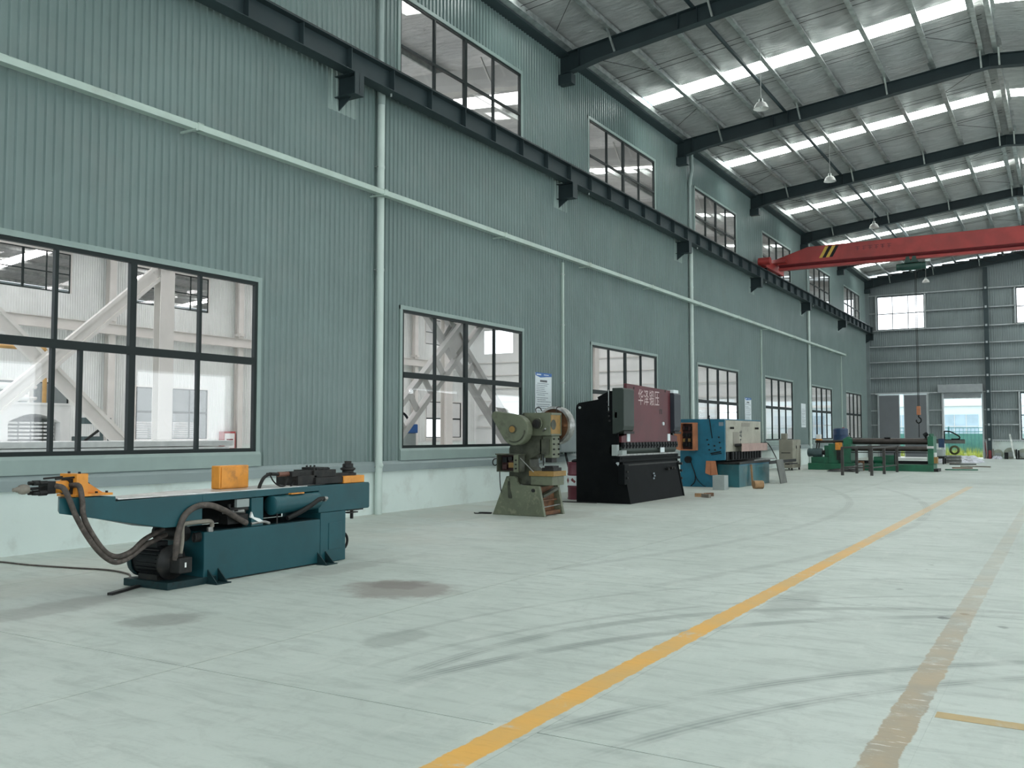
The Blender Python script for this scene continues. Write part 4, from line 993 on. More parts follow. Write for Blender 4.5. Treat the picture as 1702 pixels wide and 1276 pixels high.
for i, y in enumerate(LAMPY):
    lp = thing('high_bay_lamp', 'white high bay lamp on a rod, ' + ['first and nearest to the viewpoint', 'second along the roof', 'third, seen just above the crane girder', 'fourth, hidden partly by the crane girder', 'last, in front of the end wall'][i], 'lamp', (-7.42, y, 11.0), 'high bay lamps')
    x = -7.42
    MB().cyl((x, y, 11.28), (x, y, roofz(x) + .30), .010, 6).build('rod', 'white_steel', lp)
    MB().lathe([(0, .30), (.05, .30), (.06, .27), (.06, .22), (.08, .19)], (x, y, 11.0), n=18).build('gear_housing', 'galv', lp, smooth=True)
    MB().lathe([(.07, .20), (.13, .175), (.185, .10), (.215, .012), (.225, 0), (.218, 0), (.18, .095), (.125, .165), (.065, .19)], (x, y, 11.0), n=22).build('shade', 'white_steel', lp, smooth=True)
    MB().sphere((x, y, 11.10), .055, 12, 8, (1, 1, 1.3)).build('bulb', 'white', lp, smooth=True)

# ================================================================== MACHINES
def hull2(c1, r1, c2, r2, n=14):
    """outline round two circles, counter-clockwise"""
    d = math.hypot(c2[0] - c1[0], c2[1] - c1[1]); a = math.atan2(c2[1] - c1[1], c2[0] - c1[0]); b = math.acos((r1 - r2) / d)
    P = []
    for i in range(n + 1):
        t = a + b + (2 * math.pi - 2 * b) * i / n; P.append((c1[0] + r1 * math.cos(t), c1[1] + r1 * math.sin(t)))
    for i in range(n + 1):
        t = a - b + 2 * b * i / n; P.append((c2[0] + r2 * math.cos(t), c2[1] + r2 * math.sin(t)))
    return P
def bolts(parent, pts, d, r=.012, h=.014, mat='iron', name='bolt'):
    for p in pts:
        q = [p[i] + d[i] * h for i in range(3)]
        MB().cyl(p, q, r, 6).build(name, mat, parent)

# ------------------------------------------------------------------ pipe bender
pb = thing('pipe_bender', 'long teal hydraulic pipe bending machine with orange fittings in the foreground', 'machine', (-8.3, 8.0, 0))
FX = -7.97; BX = -8.62
MB().box(BX, FX, 6.93, 8.73, .015, .55).build('oil_tank', 'teal', pb, bevel=.008)
MB().box(BX + .02, FX - .02, 6.98, 8.72, .552, .556).build('tank_lid', 'teal_dark', pb)
c = MB().box(BX, FX, 8.735, 9.20, .005, .625).build('column', 'teal', pb, bevel=.008)
MB().box(FX, FX + .008, 8.88, 9.11, .16, .49).build('column_door', 'teal', c, bevel=.003)
pl = MB().box(-8.66, FX + .01, 6.46, 7.10, .0, .075).build('motor_base', 'teal_dark', pb, bevel=.006)
# long arm: wedge, top strip, end block, post
fr_ = [(5.25, .87), (6.42, .64), (6.90, .63), (6.90, .955), (5.84, .945), (5.84, .995), (5.25, 1.01)]
bk_ = [(5.40, .87), (6.42, .64), (6.90, .63), (6.90, .955), (5.84, .945), (5.84, .995), (5.40, 1.01)]
xb_ = lambda y: -8.22 - .40 * max(0, min(1, (y - 5.40) / 1.5))
m = MB().add([(FX, p[0], p[1]) for p in fr_] + [(xb_(p[0]), p[0], p[1]) for p in bk_], [tuple(range(7)), tuple(range(7, 14))[::-1]] + [((i + 1) % 7, i, 7 + i, 7 + (i + 1) % 7) for i in range(7)])
m.build('arm_wedge', 'teal', pb, bevel=.006)
MB().prism([(6.90, .87), (8.70, .90), (8.70, .962), (6.90, .955)], 'x', BX, FX).build('arm_rib', 'teal', pb, bevel=.004)
MB().prism([(8.70, .628), (9.66, .628), (9.66, .965), (8.70, .962)], 'x', BX, FX).build('arm_block', 'teal', pb, bevel=.008)
MB().box(BX, FX - .01, 9.662, 9.68, .64, .95).build('end_cover', 'teal', pb, bevel=.004)
MB().box(BX, BX + .02, 6.90, 8.70, .56, .88).build('back_plate', 'black', pb)  # black plate added so the open arm looks dark inside
MB().box(-8.12, FX - .004, 7.60, 7.78, .556, .875).build('post', 'teal', pb, bevel=.004)
MB().box(-8.03, FX - .02, 7.40, 7.58, .78, .87).build('bracket_plate', 'grey_box', pb)
MB().prism([(-8.02, 5.90), (-8.02, 8.55), (-8.58, 8.55), (-8.58, 6.95), (-8.32, 5.90)], 'z', .957, .968).build('slide_rail', 'rail_top', pb)
MB().box(-8.5, -8.1, 8.30, 8.95, .966, .972).build('wear_strip', 'white_steel', pb)
# two foot brackets
for y in (6.96, 8.66):
    m = MB().box(FX, FX + .17, y, y + .20, 0, .012)
    for yy in (y + .02, y + .16): m.prism([(FX, .012), (FX + .15, .012), (FX, .15)], 'y', yy, yy + .012)
    m.build('foot_bracket', 'teal_dark', pb)
# head on the tail end
HX = -8.115
hp = MB().box(HX - .13, HX + .13, 5.430, 5.550, 1.012, 1.225).build('head_plate', 'orange', pb, bevel=.004)
MB().prism([(5.550, 1.035), (5.770, 1.035), (5.550, 1.17)], 'x', HX + .02, HX + .04).prism([(5.550, 1.035), (5.770, 1.035), (5.550, 1.17)], 'x', HX - .1, HX - .08).box(HX - .14, HX + .14, 5.410, 5.810, 1.012, 1.034).build('head_base', 'orange', pb)
bolts(hp, [(HX + .1, 5.770, 1.034), (HX + .1, 5.660, 1.034), (HX - .1, 5.770, 1.034), (HX + .08, 5.490, 1.225), (HX - .08, 5.490, 1.225)], (0, 0, 1), .014, .018)
MB().cyl((HX, 5.250, 1.105), (HX, 5.430, 1.105), .058, 18).build('feed_cylinder', 'orange', pb, smooth=True)
MB().box(HX - .075, HX + .075, 5.410, 5.435, 1.03, 1.18).build('cylinder_flange', 'iron', pb)
m = MB().box(HX - .07, HX + .07, 5.180, 5.260, 1.05, 1.165)
for a, b in ((.05, .045), (.05, -.045), (-.05, .045), (-.05, -.045)): m.cyl((HX + a, 5.070, 1.105 + b), (HX + a, 5.190, 1.105 + b), .018, 8).cyl((HX + a, 5.110, 1.105 + b), (HX + a, 5.180, 1.105 + b), .026, 6)
m.build('clamp_jaw', 'iron', pb)
MB().cyl((HX, 5.030, 1.10), (HX, 5.190, 1.105), .014, 10).build('draw_rod', 'iron', pb, smooth=True)
MB().lathe([(0, 0), (.016, .0), (.018, .025), (.024, .032), (.026, .05), (.040, .062), (.046, .085), (.046, .11), (.038, .14), (.02, .148)], (HX, 4.895, 1.10), (0, 1, 0), 16).build('chuck', 'wood_grey', pb, smooth=True)
for a in (.09, -.09): MB().cyl((HX + a, 5.240, 1.185), (HX + a, 5.470, 1.195), .009, 8).build('tie_rod', 'iron', pb)
MB().cyl((HX - .03, 5.550, 1.10), (HX - .03, 5.660, 1.10), .035, 12).build('rear_stub', 'iron', pb, smooth=True)
# bending head at the column end
bx = MB().box(-8.46, -8.32, 7.44, 7.88, .97, 1.235).build('switch_box', 'orange', pb, bevel=.012)
MB().box(-8.315, -8.311, 7.46, 7.86, .99, 1.215).build('box_lid', 'orange', bx, bevel=.002)
m = MB().box(-8.42, -8.05, 8.42, 8.75, .975, 1.09).box(-8.45, -8.02, 8.70, 9.20, .975, 1.06)
m.build('die_slide', 'iron', pb, bevel=.006)
m = MB().box(-8.40, -8.05, 8.70, 9.10, 1.06, 1.15).box(-8.36, -8.10, 8.80, 9.02, 1.15, 1.18).box(-8.2, -8.08, 8.35, 8.74, 1.08, 1.145)
m.build('clamp_die', 'iron', pb, bevel=.005)
bolts(pb, [(-8.1, 8.75 + .09 * i, 1.15) for i in range(4)] + [(-8.3, 8.83 + .07 * i, 1.18) for i in range(3)], (0, 0, 1), .013, .022)
MB().box(-8.13, -8.06, 9.05, 9.36, 1.06, 1.10).build('pressure_bar', 'iron', pb)
MB().cyl((-8.15, 8.18, 1.115), (-8.15, 8.36, 1.115), .03, 12).build('clamp_cylinder', 'copper', pb, smooth=True)
MB().cyl((-8.15, 8.06, 1.125), (-8.15, 8.19, 1.118), .022, 10).cyl((-8.15, 8.0, 1.13), (-8.15, 8.07, 1.128), .012, 8).build('cylinder_rod', 'iron', pb, smooth=True)
MB().tube([(-8.13, 8.03, 1.13), (-8.12, 7.93, 1.09), (-8.1, 7.86, 1.03), (-8.1, 7.83, .97)], .020, 8).build('hose', 'black_rubber', pb, smooth=True)
MB().tube([(-8.12, 8.02, 1.12), (-8.1, 8.06, 1.04), (-8.09, 8.14, .985), (-8.09, 8.24, .985), (-8.12, 8.31, 1.06), (-8.14, 8.33, 1.1)], .009, 6).build('hose', 'black_rubber', pb, smooth=True)
MB().tube([(-8.12, 8.45, 1.05), (-8.1, 8.38, 1.0), (-8.09, 8.33, .96)], .012, 6).build('hose', 'iron', pb, smooth=True)
MB().box(-8.30, -8.00, 9.20, 9.60, .967, 1.06).build('die_seat', 'orange', pb, bevel=.008)
MB().lathe([(.11, 0), (.11, .03), (.075, .04), (.075, .06), (.10, .075), (.10, .095), (.07, .105), (.07, .15), (.045, .155), (.045, .185), (0, .185)], (-8.14, 9.43, 1.06), n=18).build('bend_die', 'iron', pb, smooth=True)
# hanging bolt and plate under the end block
m = MB().box(-8.2, -8.0, 9.28, 9.58, .61, .628).cyl((-8.06, 9.42, .50), (-8.06, 9.42, .61), .022, 8).box(-8.10, -8.02, 9.32, 9.50, .575, .59)
m.build('pivot_bolt', 'iron', pb)
# accumulator cylinder along the front
MB().cyl((-7.99, 7.93, .77), (-8.0, 8.68, .785), .108, 22).build('hydraulic_cylinder', 'teal', pb, smooth=True)
MB().lathe([(0, 0), (.09, 0), (.112, .012), (.112, .05), (.108, .055)], (-7.99, 7.90, .77), (0, 1, 0), 22).build('cylinder_head', 'teal', pb, smooth=True)
MB().box(-8.06, -7.93, 8.18, 8.40, .885, .90).build('name_plate', 'orange', pb)
MB().tube([(-7.93, 8.12, .61), (-7.90, 8.3, .67), (-7.89, 8.48, .74), (-7.90, 8.62, .80), (-7.92, 8.74, .80)], .030, 10).build('hose', 'black_rubber', pb, smooth=True)
MB().cyl((-7.91, 8.60, .80), (-7.91, 8.78, .805), .022, 8).cyl((-7.91, 8.64, .80), (-7.91, 8.67, .80), .034, 6).cyl((-7.91, 8.72, .80), (-7.91, 8.75, .80), .034, 6).build('hose_coupling', 'steel', pb)
MB().cyl((-7.945, 7.97, .555), (-7.945, 7.97, .76), .008, 6).cyl((-7.945, 7.97, .70), (-7.945, 7.97, .78), .018, 8).build('sight_tube', 'iron', pb)
# valve block
m = MB().box(-8.15, -8.0, 7.28, 7.58, .60, .70).box(-8.13, -8.01, 7.32, 7.55, .70, .78)
m.build('valve_block', 'iron', pb, bevel=.004)
for i in range(4):
    MB().cyl((-8.04, 7.24 + i * .015, .735 + .0 * i), (-7.93 - .02 * (i % 2), 7.30 + .075 * i, .74 + .025 * (i % 2)), .020, 10).build('valve_solenoid', 'steel' if i % 2 == 0 else 'iron', pb, smooth=True)
for i in range(3): MB().cyl((-8.05, 7.34 + i * .08, .78), (-8.05, 7.34 + i * .08, .82), .022, 8).build('valve_cap', 'iron', pb)
MB().prism([(7.58, .66), (7.70, .60), (7.78, .60), (7.72, .635), (7.63, .66), (7.60, .72)], 'x', -7.99, -7.965).build('tag', 'white', pb)
MB().cyl((-7.98, 7.60, .585), (-7.98, 7.80, .595), .018, 8).cyl((-7.98, 7.80, .595), (-7.98, 7.88, .57), .018, 8).build('pipe_fitting', 'steel', pb, smooth=True)
# thick hoses
MB().tube([(-7.98, 6.57, .30), (-7.96, 6.56, .45), (-7.95, 6.585, .62), (-7.95, 6.66, .76), (-7.94, 6.80, .835), (-7.94, 6.98, .835), (-7.94, 7.18, .765), (-7.95, 7.36, .675), (-7.97, 7.52, .60)], .033, 12, 5).build('hose', 'hose', pb, smooth=True)
MB().tube([(-8.06, 5.27, 1.12), (-7.96, 5.28, 1.10), (-7.93, 5.32, 1.0), (-7.93, 5.39, .846), (-7.93, 5.51, .65), (-7.94, 5.65, .484), (-7.96, 5.80, .376), (-7.98, 5.91, .357), (-8.02, 6.06, .385), (-8.1, 6.30, .47), (-8.2, 6.62, .54)], .026, 10, 5).build('hose', 'hose', pb, smooth=True)
MB().tube([(-8.06, 5.42, 1.12), (-7.96, 5.44, 1.11), (-7.93, 5.455, .97), (-7.93, 5.47, .837), (-7.93, 5.55, .678), (-7.94, 5.69, .50), (-7.96, 5.80, .43), (-7.98, 5.91, .41), (-8.02, 6.08, .445), (-8.12, 6.30, .53), (-8.22, 6.60, .60)], .026, 10, 5).build('hose', 'hose', pb, smooth=True)
MB().tube([(-7.99, 6.63, .33), (-7.96, 6.63, .48), (-7.96, 6.63, .62), (-7.96, 6.64, .655), (-7.96, 6.69, .665), (-7.96, 6.85, .668), (-7.96, 6.98, .665), (-7.96, 7.02, .645), (-7.96, 7.025, .60)], .024, 12, 3).build('suction_pipe', 'wood_grey', pb, smooth=True)
MB().cyl((-7.985, 7.02, .55), (-7.985, 7.02, .60), .036, 14).build('filler_cap', 'steel', pb, smooth=True)
# electric motor across the base, pump in front
mo = MB().cyl((-8.56, 6.64, .255), (-8.14, 6.64, .255), .150, 28).build('motor', 'black', pb, smooth=True)
for i in range(22):
    a = math.pi * 2 * i / 22; p = Vector((0, math.cos(a), math.sin(a)))
    MB().bar(Vector((-8.50, 6.64, .255)) + p * .158, Vector((-8.18, 6.64, .255)) + p * .158, .008, .030, p).build('cooling_fin', 'black', mo)
MB().lathe([(.10, 0), (.16, .02), (.172, .05), (.172, .10), (.16, .10)], (-8.66, 6.64, .255), (1, 0, 0), 26).cyl((-8.655, 6.64, .255), (-8.65, 6.64, .255), .13, 20).build('fan_cover', 'teal_dark', mo, smooth=True)
MB().lathe([(.155, 0), (.180, .005), (.180, .03), (.150, .05), (.10, .09), (.075, .10), (0, .10)], (-8.15, 6.64, .255), (1, 0, 0), 26).build('motor_flange', 'iron', mo, smooth=True)
MB().box(-8.48, -8.26, 6.56, 6.70, .40, .47).build('terminal_box', 'black', mo, bevel=.006)
MB().box(-8.50, -8.20, 6.52, 6.76, .075, .13).build('motor_foot', 'iron', mo)
m = MB().box(-8.06, -7.90, 6.56, 6.72, .16, .32).cyl((-7.96, 6.60, .32), (-7.96, 6.60, .36), .035, 10)
pm = m.build('pump', 'iron', pb, bevel=.01)
MB().box(-7.899, -7.896, 6.62, 6.64, .22, .27).build('pump_tag', 'white', pm)
MB().cyl((-8.50, 6.78, .54), (-8.12, 6.80, .54), .082, 18).build('return_filter', 'iron', pb, smooth=True)
MB().lathe([(.06, 0), (.09, .01), (.09, .05), (.06, .06)], (-8.53, 6.78, .54), (1, 0, 0), 18).build('filter_cap', 'iron', pb, smooth=True)
for i in range(4): MB().tube([(-8.02 + .03 * math.cos(t), 6.84 + i * .022, .50 + .045 * math.sin(t)) for t in [k * math.pi / 4 for k in range(8)]], .009, 6, 2, True).build('spring_coil', 'iron', pb, smooth=True)
MB().tube([(-8.2, 9.2, .20), (-8.2, 9.26, .30), (-8.2, 9.37, .335), (-8.2, 9.47, .28), (-8.2, 9.50, .20), (-8.2, 9.46, .12), (-8.2, 9.36, .095), (-8.2, 9.26, .12), (-8.2, 9.205, .17)], .017, 8, 4).build('cable_loop', 'black_rubber', pb, smooth=True)
cbl = MB().tube([(-11.78, 6.72, .012), (-11.4, 6.78, .012), (-10.9, 6.80, .012), (-10.2, 6.92, .012), (-9.7, 7.02, .012), (-9.25, 6.95, .012), (-9.0, 6.80, .012), (-8.80, 6.62, .012), (-8.72, 6.58, .03)], .011, 6, 5).build('power_cable', 'hose', loc=(-10, 6.9, 0), smooth=True)
tag(cbl, 'thin dark power cable lying on the floor from the white wall to the teal bender', 'cable')
ob = MB().bar((-8.22, 5.98, .014), (-8.40, 6.44, .014), .055, .026).build('steel_offcut', 'iron', loc=(-8.3, 6.2, 0))
tag(ob, 'short rusty steel bar lying on the floor at the bender base', 'bar')

# ------------------------------------------------------------------ punch press
pp_ = thing('punch_press', 'olive inclinable punch press with a round flywheel and gear cover', 'machine', (-9.2, 16.3, 0))
def side_poly(dx=0.0):
    return [(-9.92 + dx, 0), (-8.74 + dx, 0), (-8.86 + dx, .585), (-9.31 + dx, .60), (-9.36 + dx, .66), (-9.37 + dx, .745), (-9.43 + dx, .77), (-9.60 + dx, .765)]
sp_ = MB().prism(side_poly(), 'y', 15.85, 15.93).build('side_frame', 'olive_chip', pp_, bevel=.008)
MB().prism([(-9.555, .35), (-9.53, .33), (-9.47, .33), (-9.46, .36), (-9.505, .52), (-9.515, .67), (-9.535, .695), (-9.56, .68), (-9.57, .6)], 'y', 15.845, 15.852).build('tilt_slot', 'olive_dark', sp_)  # raised plate; the shade of the slot recess is put into its colour
MB().cyl((-9.54, 15.82, .70), (-9.54, 15.85, .70), .03, 10).build('slot_bolt', 'olive_chip', sp_, smooth=True)
MB().cyl((-8.98, 15.82, .50), (-8.98, 15.852, .50), .035, 12).build('pivot_pin', 'iron', sp_, smooth=True)
MB().prism(side_poly(), 'y', 16.62, 16.70).build('side_frame', 'olive_chip', pp_, bevel=.008)
m = MB().box(-9.0, -8.94, 15.93, 16.62, .02, .56).box(-8.95, -8.80, 15.93, 16.62, .02, .09).box(-8.96, -8.88, 15.93, 16.62, .28, .31)
m.build('inner_plate', 'rust', pp_)
MB().bar((-8.86, 15.96, .38), (-8.84, 16.55, .52), .10, .05).build('inner_lever', 'olive_dark', pp_)
MB().cyl((-8.84, 16.0, .17), (-8.80, 16.75, .20), .012, 8).build('treadle_rod', 'steel', pp_)
body = [(-9.62, .60), (-9.00, .60), (-9.00, .86), (-9.13, .95), (-9.15, 1.10), (-8.90, 1.22), (-8.90, 1.56), (-8.66, 1.56), (-8.66, 2.0), (-9.30, 2.02), (-9.50, 1.60), (-9.62, 1.30)]
MB().prism(body, 'y', 15.99, 16.36).build('c_frame', 'olive_dark', pp_, bevel=.01)
MB().box(-9.24, -8.655, 15.94, 16.38, 1.565, 2.015).build('head', 'olive', pp_, bevel=.012)
MB().box(-9.10, -8.62, 15.95, 16.44, .60, .775).build('bed', 'olive', pp_, bevel=.008)
MB().box(-9.13, -8.58, 15.93, 16.46, .776, .875).build('bolster', 'ochre', pp_, bevel=.006)
MB().box(-8.88, -8.62, 16.0, 16.34, .876, .94).box(-8.84, -8.66, 16.04, 16.3, .94, .975).build('lower_die', 'iron', pp_, bevel=.004)
m = MB().box(-8.88, -8.66, 16.03, 16.33, 1.13, 1.56)
m.build('slide', 'olive', pp_, bevel=.01)
MB().box(-8.905, -8.88, 15.98, 16.03, 1.08, 1.56).box(-8.905, -8.72, 15.98, 16.03, 1.20, 1.5).build('slide_guide', 'olive_dark', pp_)
MB().box(-8.84, -8.70, 16.08, 16.28, 1.04, 1.13).cyl((-8.84, 16.0, .98), (-8.84, 16.0, 1.2), .012, 6).build('upper_die', 'iron', pp_)
bolts(pp_, [(-8.66, 16.08, 1.2 + .1 * i) for i in range(4)] + [(-8.66, 16.28, 1.2 + .1 * i) for i in range(4)], (1, 0, 0), .018, .03)
# gear cover, teardrop
cv = hull2((-9.265, 1.675), .30, (-9.70, 1.955), .09)
co = MB().prism(cv, 'y', 15.60, 15.80).build('gear_cover', 'olive', pp_, bevel=.012)
MB().cyl((-9.30, 15.575, 1.69), (-9.30, 15.60, 1.69), .082, 22).build('cover_boss', 'olive_dark', co, smooth=True)
MB().cyl((-9.30, 15.56, 1.69), (-9.30, 15.58, 1.69), .062, 20).build('shaft_end', 'ochre', co, smooth=True)
MB().tube([(-9.27 + .235 * math.cos(a), 15.598, 1.675 + .235 * math.sin(a)) for a in [math.radians(t) for t in range(-118, 8, 9)]], .014, 6, 2).build('cover_rib', 'olive_dark', co, smooth=True)
m = MB()
for a in (-.05, .16, .30): m.cyl((-9.50 + a, 15.7, 1.935 - a * .3), (-9.49 + a, 15.7, 2.01 - a * .3), .012, 6)
m.build('cover_stud', 'olive_dark', co)
MB().cyl((-9.27, 15.80, 1.70), (-9.27, 15.95, 1.70), .16, 18).build('gear_shaft', 'olive_dark', pp_, smooth=True)
kn = MB().cyl((-8.92, 15.86, 1.80), (-8.92, 15.94, 1.80), .10, 20).build('clutch_housing', 'olive_dark', pp_, smooth=True)
MB().cyl((-8.92, 15.83, 1.80), (-8.92, 15.86, 1.80), .075, 18).build('clutch_cap', 'iron', kn, smooth=True)
MB().tube([(-8.92 + .115 * math.cos(a), 15.87, 1.80 + .115 * math.sin(a)) for a in [math.radians(t) for t in range(-50, 120, 15)]], .012, 6, 1).build('brake_band', 'olive', kn, smooth=True)
MB().cyl((-8.80, 15.92, 1.66), (-8.72, 15.86, 1.70), .018, 8).build('grease_cup', 'steel', pp_)
# flywheel behind the head
fw = MB().lathe([(.33, 0), (.375, 0), (.385, .02), (.385, .21), (.365, .23), (.30, .23)], (-8.86, 16.44, 1.77), (0, 1, 0), 40).build('flywheel', 'steel', pp_, smooth=True)
MB().lathe([(.335, .0), (.325, .05), (.06, .05), (.06, 0)], (-8.86, 16.45, 1.77), (0, 1, 0), 36).build('flywheel_web', 'rust', fw, smooth=True)
for a in range(6):
    t = a * math.pi / 3
    MB().bar((-8.86 + .05 * math.cos(t), 16.475, 1.77 + .05 * math.sin(t)), (-8.86 + .33 * math.cos(t), 16.475, 1.77 + .33 * math.sin(t)), .05, .05, (0, 1, 0)).build('spoke', 'rust', fw)
MB().lathe([(0, 0), (.075, 0), (.085, .03), (.085, .06)], (-8.86, 16.42, 1.77), (0, 1, 0), 20).build('hub', 'ochre', fw, smooth=True)
MB().cyl((-8.86, 16.36, 1.77), (-8.86, 16.5, 1.77), .07, 16).build('crankshaft', 'iron', pp_, smooth=True)
m = MB().box(-8.655, -8.635, 15.95, 16.37, 1.97, 2.01).box(-8.655, -8.635, 15.95, 16.37, 1.57, 1.60).box(-8.655, -8.635, 16.34, 16.37, 1.60, 1.97)
m.build('head_frame', 'olive', pp_)
MB().box(-8.655, -8.645, 15.96, 16.34, 1.60, 1.97).build('head_opening', 'ochre', pp_)
MB().cyl((-8.66, 16.05, 1.78), (-8.64, 16.05, 1.78), .10, 16).build('bearing_cap', 'olive_dark', pp_)
MB().tube([(-9.16, 16.3, 2.0), (-9.18, 16.3, 2.10), (-9.10, 16.3, 2.13), (-9.04, 16.3, 2.06)], .010, 6).build('oil_line', 'iron', pp_, smooth=True)
MB().tube([(-8.72, 16.3, 2.02), (-8.70, 16.3, 2.12), (-8.62, 16.32, 2.13)], .009, 6).build('oil_line', 'iron', pp_, smooth=True)
# switch box with open front, on the near side
sb = thing('electric_box', None, None); sb.parent = pp_
LOC[sb.name] = LOC[pp_.name]
MB().box(-9.67, -9.17, 15.80, 15.84, .86, 1.19).box(-9.67, -9.65, 15.60, 15.80, .86, 1.19).box(-9.19, -9.17, 15.60, 15.80, .86, 1.19).box(-9.69, -9.15, 15.58, 15.84, 1.19, 1.215).box(-9.65, -9.19, 15.60, 15.80, .86, .88).build('box_shell', 'olive_dark', sb)
MB().box(-9.65, -9.19, 15.78, 15.80, .88, 1.19).build('mounting_board', 'dark_red_inside', sb)
r_ = random.Random(11)
for i, (a, z, w, h, mt) in enumerate(((-9.60, 1.04, .1, .11, 'black'), (-9.47, 1.08, .09, .08, 'iron'), (-9.46, .94, .12, .1, 'ochre'), (-9.60, .91, .1, .09, 'dark_red_inside'), (-9.33, 1.07, .05, .07, 'paper'), (-9.33, .93, .08, .09, 'ochre'))):
    MB().box(a, a + w, 15.70, 15.78, z, z + h).build('relay', mt, sb, bevel=.004)
MB().box(-9.275, -9.17, 15.585, 15.62, .86, 1.19).build('switch_panel', 'olive', sb)
for i in range(3): MB().cyl((-9.22, 15.56, .93 + .08 * i), (-9.22, 15.585, .93 + .08 * i), .016, 10).build('push_button', 'iron', sb)
MB().cyl((-9.16, 15.65, 1.13), (-8.98, 15.85, .86), .010, 8).build('hand_lever', 'steel', pp_, smooth=True)
MB().tube([(-9.66, 15.7, 1.12), (-9.78, 15.68, 1.10), (-9.82, 15.7, 1.02), (-9.76, 15.7, .98), (-9.66, 15.7, 1.05)], .012, 6).tube([(-9.66, 15.75, .95), (-9.72, 15.8, .85), (-9.72, 15.84, .5), (-9.70, 15.95, .25), (-9.8, 16.1, .02)], .010, 6).build('wire', 'black_rubber', sb, smooth=True)
fc = MB().tube([(-9.98, 15.9, .012), (-10.15, 15.85, .012), (-10.3, 15.95, .014), (-10.15, 16.05, .012), (-10.05, 16.0, .012), (-10.25, 15.78, .012), (-10.36, 15.86, .012)], .012, 6, 4).build('power_cable', 'black_rubber', loc=(-10.1, 15.9, 0), smooth=True)
tag(fc, 'loose black cable on the floor left of the olive punch press', 'cable')

# wall cabinet, notice boards, drum
wc = thing('wall_cabinet', 'grey wall cabinet behind the flywheel of the punch press', 'cabinet', (XL + .17, 22.8, 1.1))
MB().box(XL + .035, XL + .30, 22.05, 23.30, 1.10, 1.90).build('body', 'flash', wc, bevel=.012)
MB().box(XL + .30, XL + .312, 22.08, 23.27, 1.13, 1.87).build('door', 'flash', wc, bevel=.004)
MB().box(XL + .312, XL + .33, 23.10, 23.18, 1.45, 1.55).build('handle', 'iron', wc)
hcab = thing('supply_cable', 'two black cables hanging from the grey wall cabinet to the floor', 'cable', (XL + .36, 22.6, 0))
for d in (0, .07): MB().tube([(XL + .22, 22.45 + d, 1.10), (XL + .26, 22.47 + d, .9), (XL + .34, 22.50 + d, .5), (XL + .30, 22.52 + d * 2, .1), (XL + .5, 22.4 + d, .014), (XL + 1.0, 21.9, .014)], .016, 6).build('strand', 'black_rubber', hcab, smooth=True)
def notice(y0, y1, z0, z1, label, header=True):
    b = thing('notice_board', label, 'sign', (XL + .045, (y0 + y1) / 2, z0), 'white notice boards on the wall')
    xf = XL + .05
    MB().box(XL + .029, xf, y0, y1, z0, z1).build('board', 'paper', b)
    H = z1 - z0
    if header:
        MB().prism([(y0, z1 - .06 * H), (y0 + .3 * (y1 - y0), z1 - .105 * H), (y0 + .65 * (y1 - y0), z1 - .085 * H), (y1, z1 - .07 * H), (y1, z1), (y0, z1)], 'x', xf, xf + .002).build('header', 'print_blue', b)
        MB().box(xf + .002, xf + .003, y0 + .06, y0 + .30, z1 - .055 * H, z1 - .03 * H).box(xf + .002, xf + .003, y0 + .45, y0 + .72, z1 - .05 * H, z1 - .035 * H).build('header_mark', 'paper', b)
        m = MB(); 
        for i in range(7): m.box(xf, xf + .002, y0 + .25 + i * .055, y0 + .295 + i * .055, z1 - .20 * H, z1 - .155 * H)
        m.build('title_print', 'print_dark', b)
    m = MB(); r_ = random.Random(int(y0)); z = z1 - .24 * H
    while z > z0 + .06:
        ind = .10 if r_.random() < .45 else .05
        e = r_.uniform(.55, .95); a = y0 + ind; end = y0 + (y1 - y0) * e
        while a < end:
            w = r_.uniform(.03, .09); m.box(xf, xf + .002, a, min(a + w, end), z, z + .018); a += w + .015
        z -= r_.choice((.05, .05, .075))
    m.build('small_print', 'print_grey', b)
notice(21.15, 22.03, 1.98, 3.21, 'tall white notice board with a blue header above the punch press')
notice(39.44, 40.36, 2.05, 3.16, 'white notice board with a blue header beside the window above the beige shear')
notice(49.24, 50.17, 1.94, 3.18, 'plain white notice board on the wall above the green plate roll motor', False)
dr = thing('oil_drum', 'maroon oil drum with a white label behind the press brake', 'drum', (-10.40, 20.65, 0))
MB().lathe([(0, .01), (.28, .01), (.295, 0), (.295, .03), (.285, .04), (.285, .28), (.297, .30), (.297, .32), (.285, .34), (.285, .58), (.297, .60), (.297, .62), (.285, .64), (.285, .87), (.295, .88), (.295, .91), (.28, .90), (0, .89)], (-10.40, 20.65, 0), n=28).build('barrel', 'drum', dr, smooth=True)
m = MB(); 
n_ = 14
pts = [(-10.40 + .299 * math.cos(math.radians(200 + 140 * i / n_)), 20.65 + .299 * math.sin(math.radians(200 + 140 * i / n_))) for i in range(n_ + 1)]
vs = [(p[0], p[1], .34) for p in pts] + [(p[0], p[1], .58) for p in pts]
m.add(vs, [(i, i + 1, n_ + 2 + i, n_ + 1 + i) for i in range(n_)]); m.build('paper_label', 'paper', dr, smooth=True)
m = MB()
for i, (a, z, s_) in enumerate(((228, .46, .075), (262, .48, .05), (272, .44, .04))):
    cx, cy = -10.40 + .301 * math.cos(math.radians(a)), 20.65 + .301 * math.sin(math.radians(a)); tx, ty = -math.sin(math.radians(a)), math.cos(math.radians(a))
    m.add([(cx - tx * s_, cy - ty * s_, z), (cx, cy, z - s_), (cx + tx * s_, cy + ty * s_, z), (cx, cy, z + s_)], [(0, 1, 2, 3)])
m.build('hazard_mark', 'red_dark', dr)
MB().sphere((-10.42, 20.6, .93), .16, 12, 6, (1, 1, .35)).build('rag', 'black', dr, smooth=True)
